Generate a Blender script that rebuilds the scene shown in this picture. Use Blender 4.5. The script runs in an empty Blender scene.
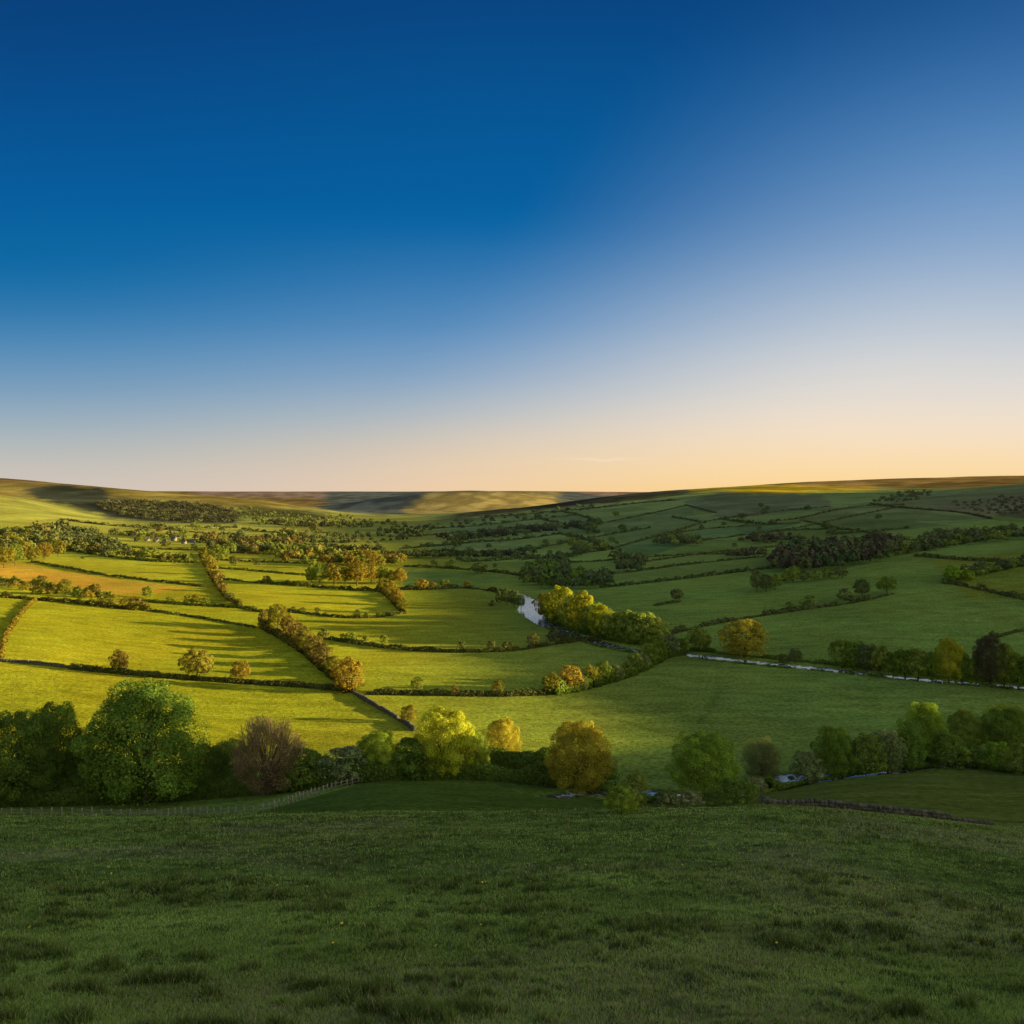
import bpy, math, random
import numpy as np
from math import radians, pi

RS = np.random.RandomState
random.seed(7)
F = 860.0; CX = 512.0; HZ = 500.0
scene = bpy.context.scene
C = scene.collection

def lin(c):
    return tuple((v/255/12.92 if v/255 <= 0.04045 else ((v/255+0.055)/1.055)**2.4) for v in c)

# ------------------------------------------------------------------ noise
def _hash(ix, iy, s):
    h = (ix.astype(np.int64)*374761393 + iy.astype(np.int64)*668265263 + s*982451653) & 0xffffffff
    h = ((h ^ (h >> 13))*1274126177) & 0xffffffff
    h = h ^ (h >> 16)
    return (h & 0xffff)/65535.0
def vnoise(x, y, s=0):
    x = np.asarray(x, float); y = np.asarray(y, float)
    ix = np.floor(x); iy = np.floor(y); fx = x-ix; fy = y-iy
    fx = fx*fx*(3-2*fx); fy = fy*fy*(3-2*fy)
    a = _hash(ix, iy, s); b = _hash(ix+1, iy, s); c = _hash(ix, iy+1, s); d = _hash(ix+1, iy+1, s)
    return (a*(1-fx)+b*fx)*(1-fy)+(c*(1-fx)+d*fx)*fy
def fbm(x, y, o=4, s=0):
    t = 0; a = .5; n = 0
    for k in range(o):
        t = t+a*vnoise(x*2**k+k*17.3, y*2**k-k*9.1, s+k); n += a; a *= .5
    return t/n
def sstep(a, b, x):
    t = np.clip((np.asarray(x, float)-a)/(b-a), 0, 1)
    return t*t*(3-2*t)

# ------------------------------------------------------------------ terrain profile
# height of the valley land given by its apparent row at a set of distances, for a fan of directions from the viewpoint
DIRS = [-500, -200, 0, 128, 256, 384, 512, 640, 768, 896, 1024, 1200, 1500]
PROF = {
 45:   [826,820,815,815,815,813,812,809,808,820,836,840,840],
 60:   [850,850,838,838,835,826,826,815,806,815,828,830,820],
 80:   [870,870,857,857,850,832,835,822,806,808,815,810,790],
 110:  [835,832,826,828,818,800,806,812,797,787,790,780,760],
 150:  [805,803,800,800,793,780,784,798,786,770,773,765,745],
 200:  [722,722,722,724,728,729,730,731,730,728,728,720,700],
 250:  [664,664,667,675,683,685,686,687,687,685,684,676,650],
 320:  [610,616,625,638,645,646,646,646,646,641,639,625,600],
 400:  [580,588,600,608,614,617,617,617,613,603,597,580,560],
 500:  [555,566,582,586,591,594,594,592,587,574,565,548,530],
 650:  [530,545,561,565,569,571,571,568,561,549,541,525,505],
 850:  [505,522,544,549,552,554,554,549,541,529,521,505,480],
 1100: [480,498,527,536,540,542,540,533,523,512,504,488,470],
 1500: [470,482,505,523,529,531,526,517,506,499,486,474,460],
 2000: [470,476,495,519,520,523,517,505,495,495,484,470,455],
 2700: [470,476,497,507,512,519,511,497,487.5,489,484,470,455],
 3600: [465,472,480,489,501,517,509,493.5,484.5,479,476,470,455],
 5000: [465,472,478.5,490,500,515,513,500,488,485,480,472,455],
 7000: [470,476,490,495,504,512,510,506,495,490,485,475,460],
 9500: [475,482,492,497,503,504,504,504,498,492,488,478,465],
 14000:[486,489,490.5,491,491.5,491.5,491,492,492,492,490,485,480],
 20000:[492,494,496,497,497,497,497,497,497,497,496,494,492],
}
def pchip(x, y, xq):
    # monotone cubic along axis 0; x (n,), y (n,m), xq (q,) -> (q,m)
    h = np.diff(x)[:, None]; dl = np.diff(y, axis=0)/h
    m = np.zeros_like(y)
    w1 = 2*h[1:]+h[:-1]; w2 = h[1:]+2*h[:-1]
    good = dl[:-1]*dl[1:] > 0
    with np.errstate(divide='ignore', invalid='ignore'):
        mm = (w1+w2)/(w1/dl[:-1]+w2/dl[1:])
    m[1:-1] = np.where(good, mm, 0); m[0] = dl[0]; m[-1] = dl[-1]
    i = np.clip(np.searchsorted(x, xq)-1, 0, len(x)-2)
    t = ((xq-x[i])/(x[i+1]-x[i]))[:, None]; hh = (x[i+1]-x[i])[:, None]
    return ((2*t**3-3*t**2+1)*y[i]+(t**3-2*t**2+t)*hh*m[i]+(-2*t**3+3*t**2)*y[i+1]+(t**3-t**2)*hh*m[i+1])
_Y = np.array(sorted(PROF), float)
_R = np.array([PROF[int(y)] for y in _Y], float)
TPX = np.arange(-500, 1501, 8.0)
_R2 = pchip(np.array(DIRS, float), _R.T.copy(), TPX).T        # (nY, nPX)
TLY = np.linspace(math.log(45), math.log(20000), 1200)
_Z = -(_R2-HZ)/F*_Y[:, None]
# interpolate apparent rows along log distance
TR = pchip(np.log(_Y), _R2, TLY)
TZ = -(TR-HZ)/F*np.exp(TLY)[:, None]
def tbl(px, Y):
    a = np.clip((px-TPX[0])/8.0, 0, len(TPX)-1.001); b = np.clip((np.log(np.maximum(Y, 1))-TLY[0])/(TLY[1]-TLY[0]), 0, len(TLY)-1.001)
    i = b.astype(int); j = a.astype(int); fi = b-i; fj = a-j
    return (TZ[i, j]*(1-fi)+TZ[i+1, j]*fi)*(1-fj)+(TZ[i, j+1]*(1-fi)+TZ[i+1, j+1]*fi)*fj

SUN_EL = radians(7.5); SLOPE = math.tan(SUN_EL); SUN_DY = 0.07
# shadow edges shaping the added ridge unseen on the right: (distance, edge x, height)
_sb = [(60,-150,4),(100,-110,-14),(136,-70,-28),(146,-62,-34),(151,12,-47),(160,-12,-48),(168,-5,-50),(190,30,-54),(233,12,-54),(262,-2,-54),(313,-15,-54.5),(393,-36,-54),(520,-56,-54),(620,-82,-54),
       (800,-125,-55),(1100,-200,-54),(1500,-330,-52),(2000,-420,-50)]
SHADE_RIDGE = []
for (y, xb, zz) in _sb:
    xr = max(450.0, 1.0*y)
    SHADE_RIDGE.append((y-SUN_DY*(xr-xb), xr, zz+SLOPE*(xr-xb)))
_ry = np.array([0.0]+[r[0] for r in SHADE_RIDGE]+[2150, 2450, 30000]); _ry = np.maximum.accumulate(_ry+np.arange(len(_ry))*.01)
_rx = np.array([450.0]+[r[1] for r in SHADE_RIDGE]+[2100, 2500, 30000])
_rh = np.array([75.0]+[r[2] for r in SHADE_RIDGE]+[SHADE_RIDGE[-1][2]*.8, 60, 60])
def zfun(X, Y):
    X = np.asarray(X, float); Y = np.asarray(Y, float)
    Ys = np.maximum(Y, 1.0)
    px = CX+F*X/np.maximum(Ys, 20.0)
    zn = -3.0-0.30*Y-0.0000*Y
    base = tbl(px, np.maximum(Ys, 45.0))
    z45 = tbl(px, np.full_like(Ys, 45.0))
    near = -3.0+(z45+3.0)*(np.maximum(Y, -80)/45.0)
    z = np.where(Y < 45, near, base)
    # large dome of the far hill
    z = np.maximum(z, -160+(160+92)*np.exp(-((X+400)/1500.0)**2*1.0-((Y-8600)/1500)**2) ) if True else z
    # soft undulation
    z = z+sstep(60, 300, Ys)*1.2*(fbm(X/60, Y/60, 3, 5)-.5)+sstep(700, 3000, Ys)*14*(fbm(X/420, Y/420, 4, 9)-.5)*(1-sstep(9000,12000,Ys)*.7)
    # unseen high ground, right, shaped to cast the valley's shade
    u = X/Ys
    xr = np.interp(Y, _ry, _rx); hr = np.interp(Y, _ry, _rh)
    ue = np.maximum(0.66*Ys, 40.0)
    w = np.clip((X-ue)/np.maximum(xr-ue, 30), 0, 1)**1.7
    on = 1-sstep(2500, 3400, Y)
    hr = hr+(3.2*(fbm(Y/38, X/400, 3, 31)-.5)*sstep(120, 220, Y))
    z = z*(1-w*on)+hr*w*on
    return z
def groundz(x, y):
    return float(zfun(np.array([x]), np.array([y]))[0])
_YS = np.exp(np.linspace(math.log(6), math.log(18000), 6000))
_cache = {}
def ground(px, row, ymin=0.0):
    """first point of the land met by the sight line (direction, apparent row)"""
    k = (round(px, 1), ymin)
    if k not in _cache:
        X = (px-CX)/F*_YS
        z = zfun(X, _YS)
        _cache[k] = HZ-z/_YS*F
    r = _cache[k]
    ok = (r <= row) & (_YS >= ymin)
    i = int(np.argmax(ok)) if ok.any() else int(np.argmin(r))
    if i > 0 and ok.any() and r[i-1] > row:
        t = (r[i-1]-row)/max(1e-9, r[i-1]-r[i]); Y = _YS[i-1]*(1-t)+_YS[i]*t
    else:
        Y = _YS[i]
    X = (px-CX)/F*Y
    return X, Y, groundz(X, Y)

def densify(pts, step):
    out = [pts[0]]
    for a, b in zip(pts[:-1], pts[1:]):
        d = math.dist(a, b); n = max(1, int(d/step))
        for k in range(1, n+1):
            t = k/n; out.append(tuple(a[i]*(1-t)+b[i]*t for i in range(len(a))))
    return out
def smooth(pts, it=2):
    for _ in range(it):
        q = [pts[0]]
        for a, b in zip(pts[:-1], pts[1:]):
            q.append(tuple(.75*a[i]+.25*b[i] for i in range(len(a)))); q.append(tuple(.25*a[i]+.75*b[i] for i in range(len(a))))
        q.append(pts[-1]); pts = q
    return pts

# ------------------------------------------------------------------ rivers (centre lines found on the land)
RIV = [  # px, row, half width
 [(519,594,2.0),(524,598,3.5),(531,602,5),(529,607,5.5),(528,611,5.5),(535,617,5),(545,623,4.5),(560,630,3.8),(580,638,3.4),(600,643,3.2),(625,649,3),(650,653,2.6),(690,655,2.1),
  (720,658.5,2.6),(760,663,1.9),(800,667,2.2),(850,672,2.8),(890,677,2.1),(930,681,2.8),(980,685,2.2),(1040,689,3.2),(1120,695,3)],
 [(540,793,1.6),(575,795,1.8),(620,798,2.0),(655,799,2.2),(700,799,2.2),(745,794,2.2),(785,784,2.3),(830,777,2.3),(880,769,2.3),(930,765,2.3),(985,767,2.3),(1040,772,2.3),(1120,775,2)],
]
RIVP = []
for r in RIV:
    pp = densify(smooth(r, 2), 5)
    P = np.array([(*ground(p[0], p[1]), p[2]) for p in pp])
    # even water level, gently falling
    k = 9; zz = np.convolve(np.pad(P[:, 2], k, mode='edge'), np.ones(2*k+1)/(2*k+1), 'valid')
    P[:, 2] = zz-.05
    RIVP.append(P)
def carve(X, Y, Z):
    Z = Z.copy()
    for P in RIVP:
        x0, x1 = P[:, 0].min()-25, P[:, 0].max()+25; y0, y1 = P[:, 1].min()-25, P[:, 1].max()+25
        m = np.where((X > x0) & (X < x1) & (Y > y0) & (Y < y1))[0]
        for s in range(0, len(m), 20000):
            mm = m[s:s+20000]
            d2 = (X[mm, None]-P[None, :, 0])**2+(Y[mm, None]-P[None, :, 1])**2
            j = d2.argmin(1); d = np.sqrt(d2[np.arange(len(mm)), j]); hw = P[j, 3]; zw = P[j, 2]
            w = sstep(hw*1.0, hw+6, d)
            bed = zw-.7+1.0*sstep(hw*.7, hw*1.15, d)
            Z[mm] = bed*(1-w)+Z[mm]*w
    return Z

# ------------------------------------------------------------------ mesh + object helpers
def mk(name, V, Q, mat=None, parent=None, tone=None, smooth_=False, attrs=None, T=None):
    me = bpy.data.meshes.new(name)
    V = np.asarray(V, np.float32); Q = np.asarray(Q, np.int32).reshape(-1, 4)
    nT = 0 if T is None else len(T)
    me.vertices.add(len(V)); me.vertices.foreach_set('co', V.ravel())
    li = Q.ravel(); starts = np.arange(0, len(Q)*4, 4)
    if nT:
        T = np.asarray(T, np.int32); li = np.concatenate([li, T.ravel()]); starts = np.concatenate([starts, len(Q)*4+np.arange(0, nT*3, 3)])
    me.loops.add(len(li)); me.loops.foreach_set('vertex_index', li.astype(np.int32))
    me.polygons.add(len(starts)); me.polygons.foreach_set('loop_start', starts.astype(np.int32))
    me.update(calc_edges=True); me.validate()
    if smooth_: me.polygons.foreach_set('use_smooth', np.ones(len(me.polygons), bool))
    if tone is not None:
        a = me.attributes.new('tone', 'FLOAT', 'POINT'); a.data.foreach_set('value', np.asarray(tone, np.float32))
    if attrs:
        for k, v in attrs.items():
            a = me.attributes.new(k, 'FLOAT_COLOR', 'POINT'); a.data.foreach_set('color', np.asarray(v, np.float32).ravel())
    if mat: me.materials.append(mat)
    o = bpy.data.objects.new(name, me); C.objects.link(o)
    if parent: o.parent = parent
    return o
def tag(o, label, cat, group=None, kind=None):
    if label: o['label'] = label
    if cat: o['category'] = cat
    if group: o['group'] = group
    if kind: o['kind'] = kind
    return o
def empty(name, loc, rz=0.0):
    o = bpy.data.objects.new(name, None); C.objects.link(o); o.location = loc; o.rotation_euler = (0, 0, rz)
    o.empty_display_size = .5
    return o
class MB:
    def __init__(s): s.V = []; s.Q = []; s.n = 0
    def add(s, v, q):
        s.V.append(np.asarray(v, float)); s.Q.append(np.asarray(q, int)+s.n); s.n += len(v)
    def box(s, c, d, rz=0.0, jit=0.0, rng=None):
        v = np.array([(x, y, z) for z in (-.5, .5) for x, y in ((-.5, -.5), (.5, -.5), (.5, .5), (-.5, .5))])*np.array(d)
        if jit: v = v+rng.uniform(-jit, jit, v.shape)*np.array(d)
        ca, sa = math.cos(rz), math.sin(rz)
        v = np.stack([v[:, 0]*ca-v[:, 1]*sa, v[:, 0]*sa+v[:, 1]*ca, v[:, 2]], 1)+np.array(c)
        s.add(v, [(0, 3, 2, 1), (4, 5, 6, 7), (0, 1, 5, 4), (1, 2, 6, 5), (2, 3, 7, 6), (3, 0, 4, 7)])
    def tube(s, pts, rad, n=6):
        pts = np.asarray(pts, float); m = len(pts)
        d = np.gradient(pts, axis=0); d /= np.linalg.norm(d, axis=1)[:, None]+1e-9
        ref = np.where(np.abs(d[:, 2:3]) > .9, np.array([[1., 0, 0]]), np.array([[0, 0, 1.]]))
        a = np.cross(d, ref); a /= np.linalg.norm(a, axis=1)[:, None]+1e-9; b = np.cross(d, a)
        th = np.arange(n)*2*pi/n
        v = pts[:, None]+(a[:, None]*np.cos(th)[None, :, None]+b[:, None]*np.sin(th)[None, :, None])*np.asarray(rad)[:, None, None]
        q = [(i*n+j, i*n+(j+1) % n, (i+1)*n+(j+1) % n, (i+1)*n+j) for i in range(m-1) for j in range(n)]
        s.add(v.reshape(-1, 3), q)
    def build(s, name, mat, parent=None, **k):
        return mk(name, np.concatenate(s.V), np.concatenate(s.Q), mat, parent, **k)

# ------------------------------------------------------------------ materials
def newmat(name):
    m = bpy.data.materials.new(name); m.use_nodes = True
    nt = m.node_tree; nt.nodes.clear()
    return m, nt, nt.nodes.new('ShaderNodeOutputMaterial')
def N(nt, t, **k):
    n = nt.nodes.new(t)
    for a, b in k.items(): setattr(n, a, b)
    return n
def math_(nt, op, a, b=None, clamp=False):
    n = N(nt, 'ShaderNodeMath', operation=op); n.use_clamp = clamp
    for i, v in enumerate((a, b)):
        if v is None: continue
        if hasattr(v, 'links'): nt.links.new(v, n.inputs[i])
        else: n.inputs[i].default_value = v
    return n.outputs[0]
def mixc(nt, f, a, b, bt='MIX'):
    n = N(nt, 'ShaderNodeMix', data_type='RGBA', blend_type=bt)
    for i, v in ((0, f), (6, a), (7, b)):
        if hasattr(v, 'links'): nt.links.new(v, n.inputs[i])
        elif i == 0: n.inputs[0].default_value = v
        else: n.inputs[i].default_value = (*v, 1)
    return n.outputs[2]

def leaf_material(name, transl=.36):
    m, nt, out = newmat(name)
    oi = N(nt, 'ShaderNodeObjectInfo'); at = N(nt, 'ShaderNodeAttribute', attribute_name='tone')
    v = mixc(nt, 1.0, oi.outputs['Color'], (1, 1, 1), 'MULTIPLY')
    tn = N(nt, 'ShaderNodeCombineColor')
    nt.links.new(at.outputs['Fac'], tn.inputs[0]); nt.links.new(at.outputs['Fac'], tn.inputs[1])
    nt.links.new(math_(nt, 'MULTIPLY', at.outputs['Fac'], .9), tn.inputs[2])
    col = mixc(nt, 1.0, v, tn.outputs[0], 'MULTIPLY')
    d = N(nt, 'ShaderNodeBsdfDiffuse'); t = N(nt, 'ShaderNodeBsdfTranslucent'); mx = N(nt, 'ShaderNodeMixShader')
    nt.links.new(col, d.inputs[0])
    tc = mixc(nt, 1.0, col, (1.25, 1.15, .5), 'MULTIPLY'); nt.links.new(tc, t.inputs[0])
    mx.inputs[0].default_value = transl
    nt.links.new(d.outputs[0], mx.inputs[1]); nt.links.new(t.outputs[0], mx.inputs[2]); nt.links.new(mx.outputs[0], out.inputs[0])
    return m
def plain(name, a, b, sc, rough=.9, bump=0.0, bsc=None):
    m, nt, out = newmat(name)
    p = N(nt, 'ShaderNodeBsdfPrincipled'); p.inputs['Roughness'].default_value = rough; p.inputs['Specular IOR Level'].default_value = .2
    tc = N(nt, 'ShaderNodeTexCoord'); n = N(nt, 'ShaderNodeTexNoise'); n.inputs['Scale'].default_value = sc; n.inputs['Detail'].default_value = 5
    nt.links.new(tc.outputs['Object'], n.inputs['Vector'])
    r = N(nt, 'ShaderNodeMapRange'); r.inputs[1].default_value = .35; r.inputs[2].default_value = .65
    nt.links.new(n.outputs[0], r.inputs[0])
    nt.links.new(mixc(nt, r.outputs[0], a, b), p.inputs['Base Color'])
    if bump:
        bn = N(nt, 'ShaderNodeBump'); bn.inputs['Strength'].default_value = bump; bn.inputs['Distance'].default_value = .05
        nt.links.new(n.outputs[0], bn.inputs['Height']); nt.links.new(bn.outputs[0], p.inputs['Normal'])
    nt.links.new(p.outputs[0], out.inputs[0])
    return m
M_leaf = leaf_material('leaf')
M_far = leaf_material('far_leaf', .2)
M_bark = plain('bark', (.05, .038, .025), (.13, .10, .07), 6, bump=.5)
M_twig = plain('twig', (.10, .07, .05), (.17, .12, .085), 3)
M_stone = plain('stone', (.045, .043, .032), (.135, .12, .09), 2.2, bump=.6)
M_wood = plain('weathered_wood', (.14, .12, .10), (.28, .25, .21), 3, bump=.3)
M_render = plain('pale_render', (.16, .14, .115), (.24, .21, .175), 1.5)
M_slate = plain('slate', (.07, .07, .075), (.13, .12, .12), 2.5)
M_glass = plain('dark_glass', (.02, .025, .03), (.04, .045, .05), 2, rough=.2)
M_petal = plain('petal', (.75, .6, .03), (.85, .7, .05), 20)

# ground
def ground_material():
    m, nt, out = newmat('pasture')
    tc = N(nt, 'ShaderNodeTexCoord')
    at = N(nt, 'ShaderNodeAttribute', attribute_name='land'); L = nt.links.new
    def noise(sc, det=4, stretch=None):
        n = N(nt, 'ShaderNodeTexNoise'); n.inputs['Scale'].default_value = sc; n.inputs['Detail'].default_value = det
        if stretch:
            mp = N(nt, 'ShaderNodeMapping'); mp.inputs['Scale'].default_value = stretch; L(tc.outputs['Object'], mp.inputs[0]); L(mp.outputs[0], n.inputs['Vector'])
        else: L(tc.outputs['Object'], n.inputs['Vector'])
        return n.outputs[0]
    def rng(v, a, b, c, d):
        r = N(nt, 'ShaderNodeMapRange'); L(v, r.inputs[0])
        for i, q in enumerate((a, b, c, d)): r.inputs[i+1].default_value = q
        return r.outputs[0]
    big = rng(noise(.012, 5), .3, .7, .80, 1.20)
    mid = rng(noise(.16, 6, (.6, 1.4, 1)), .3, .7, .78, 1.22)
    fine = rng(noise(1.1, 3), .3, .7, .62, 1.38)
    k = math_(nt, 'MULTIPLY', math_(nt, 'MULTIPLY', big, mid), fine)
    cc = N(nt, 'ShaderNodeCombineColor')
    for i in range(3): L(k, cc.inputs[i])
    col = mixc(nt, 1.0, at.outputs['Color'], cc.outputs[0], 'MULTIPLY')
    # drier / lusher drift of hue
    hue = rng(noise(.03, 4, (1, .5, 1)), .4, .65, 0, .45)
    col2 = mixc(nt, 1.0, col, (.80, 1.06, 1.15), 'MULTIPLY')
    col = mixc(nt, hue, col, col2)
    d = N(nt, 'ShaderNodeBsdfDiffuse'); L(col, d.inputs[0])
    sh = N(nt, 'ShaderNodeBsdfSheen') 
    sh.inputs['Roughness'].default_value = .6
    sc = mixc(nt, 1.0, col, (1.0, 1.0, 1.0), 'MULTIPLY'); L(sc, sh.inputs['Color'])
    bn = N(nt, 'ShaderNodeBump'); bn.inputs['Strength'].default_value = 1.0; bn.inputs['Distance'].default_value = .30
    h = noise(3.4, 4)
    L(h, bn.inputs['Height']); L(bn.outputs[0], d.inputs['Normal'])
    L(d.outputs[0], out.inputs[0])
    return m
M_ground = ground_material()
def water_material():
    m, nt, out = newmat('river_water'); L = nt.links.new
    p = N(nt, 'ShaderNodeBsdfPrincipled'); p.inputs['Base Color'].default_value = (.035, .04, .035, 1); p.inputs['Roughness'].default_value = .12
    p.inputs['IOR'].default_value = 1.33
    tc = N(nt, 'ShaderNodeTexCoord'); n = N(nt, 'ShaderNodeTexNoise'); n.inputs['Scale'].default_value = .9; n.inputs['Detail'].default_value = 4
    L(tc.outputs['Object'], n.inputs['Vector'])
    foam_gleam = N(nt, 'ShaderNodeTexNoise'); foam_gleam.inputs['Scale'].default_value = .55; foam_gleam.inputs['Detail'].default_value = 6; foam_gleam.inputs['Roughness'].default_value = .7
    L(tc.outputs['Object'], foam_gleam.inputs['Vector'])
    r = N(nt, 'ShaderNodeMapRange'); L(foam_gleam.outputs[0], r.inputs[0]); r.inputs[1].default_value = .50; r.inputs[2].default_value = .64
    L(mixc(nt, r.outputs[0], (.035, .04, .035), (.65, .67, .68)), p.inputs['Base Color'])  # white foam, also painted in for the water's bright sky gleam
    bn = N(nt, 'ShaderNodeBump'); bn.inputs['Strength'].default_value = .12; bn.inputs['Distance'].default_value = .10; L(n.outputs[0], bn.inputs['Height']); L(bn.outputs[0], p.inputs['Normal'])
    L(p.outputs[0], out.inputs[0])
    return m
M_water = water_material()
# ------------------------------------------------------------------ fields: land colour, with some sunlight and haze painted in
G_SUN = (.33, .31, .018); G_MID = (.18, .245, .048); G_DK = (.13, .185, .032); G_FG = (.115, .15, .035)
OCH = (.46, .30, .035); HEATH = (.16, .115, .05); HEATH2 = (.11, .095, .06); WOODY = (.05, .06, .035)
FIELDS = [  # polygon in apparent coordinates, colour
 # the valley sides in general
 ([(-600,470),(1700,470),(1700,1100),(-600,1100)], G_MID, 0),
 ([(-200,550),(18,563),(45,568),(100,577),(190,588),(150,594),(100,595),(60,592),(0,585),(-200,575)], OCH, 0),
 ([(-200,558),(0,568),(60,575),(130,590),(60,590),(0,583),(-200,575)], (.50,.29,.035), 0),
 ([(560,563.5),(640,558),(725,554),(765,557),(700,563),(596,576)], (.19,.25,.055), 0),
 ([(600,587),(650,583),(775,568),(765,557),(640,571),(600,576)], (.17,.225,.05), 0),
 ([(650,540),(705,522),(760,514),(830,507),(905,506),(830,521),(768,532),(700,541)], (.165,.235,.05), 0),
 ([(612,549),(650,538),(730,527),(800,523),(768,532),(700,541),(650,556)], (.10,.165,.045), 0),
 ([(672,533),(640,540),(612,549),(600,544),(640,530)], (.17,.22,.045), 0),
 ([(600,524),(685,506),(705,522),(650,538),(612,549)], (.13,.19,.045), 0),
 ([(685,504),(720,488),(830,495),(830,507),(722,519)], (.125,.145,.05), 0),
 ([(830,508),(905,505),(992,519),(880,533),(800,519)], (.145,.185,.05), 0),
 ([(540,519),(580,515),(600,524),(600,533),(560,534)], (.12,.185,.05), 0),
 ([(420,546),(520,540),(540,549),(450,552)], (.16,.22,.055), 0),
 ([(430,530),(480,526),(540,520),(560,533),(460,533)], (.15,.21,.055), 0),
 ([(405,569),(480,572),(510,575),(480,588),(430,590),(402,588)], (.17,.23,.045), 0),
 ([(880,498),(1100,480),(1100,530),(1000,515),(900,505)], (.15,.17,.05), 0),
 ([(925,505),(1040,492),(1040,520),(960,512)], (.15,.135,.055), 0),
 ([(930,560),(1100,545),(1100,590),(970,600)], (.19,.215,.03), 0),
 # knoll and near slope
 ([(-200,812),(250,815),(390,775),(520,780),(620,803),(700,815),(-200,830)], (.09,.135,.022), 0),
 ([(620,808),(760,785),(900,765),(1100,772),(1100,835),(900,835)], (.13,.155,.028), 0),
]
FARF = [  # only beyond 1200 m
 ([(-300,470),(330,470),(330,510),(200,500),(120,492),(-300,486)], (.24,.16,.06), 2600),
 ([(-300,478),(0,484),(60,486),(110,488),(170,492),(230,497),(300,503),(270,512),(160,500),(80,505),(0,496),(-300,490)], (.29,.22,.06), 1700),
 ([(25,489),(60,485),(100,488),(118,498),(150,503),(200,505),(235,513),(240,523),(150,522),(112,518),(85,509),(50,502),(30,495)], (.06,.066,.045), 1300),
 ([(230,505),(330,512),(330,520),(250,517)], (.12,.12,.045), 1600),
 ([(600,485),(720,488),(640,500),(520,512),(430,522),(500,505)], (.085,.08,.05), 1900),
 ([(700,481),(870,485),(880,490),(760,494),(690,490)], (.46,.33,.03), 1650),  # golden sunlight on the crest strip, put into the colour
 ([(730,475),(900,470),(1200,470),(1200,490),(880,488),(700,483)], (.30,.185,.06), 2300),
 ([(820,474),(1200,470),(1200,478),(900,480)], (.36,.22,.075), 2300),
 ([(200,488),(660,488),(660,500),(430,500),(200,496)], (.30,.20,.155), 10000),
 ([(320,490),(560,490),(620,500),(560,515),(320,515)], (.125,.135,.125), 6000),  # far dome's shaded, bluish hazy side painted dark
 ([(430,492),(560,492),(560,516),(400,516)], (.42,.31,.11), 6000),  # far dome's sunlit flank painted golden
]
def inpoly(px, py, poly):
    c = np.zeros(px.shape, bool); n = len(poly)
    for i in range(n):
        x0, y0 = poly[i]; x1, y1 = poly[(i+1) % n]
        if y0 == y1: continue
        c ^= ((y0 > py) != (y1 > py)) & (px < (x1-x0)*(py-y0)/(y1-y0)+x0)
    return c

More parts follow.
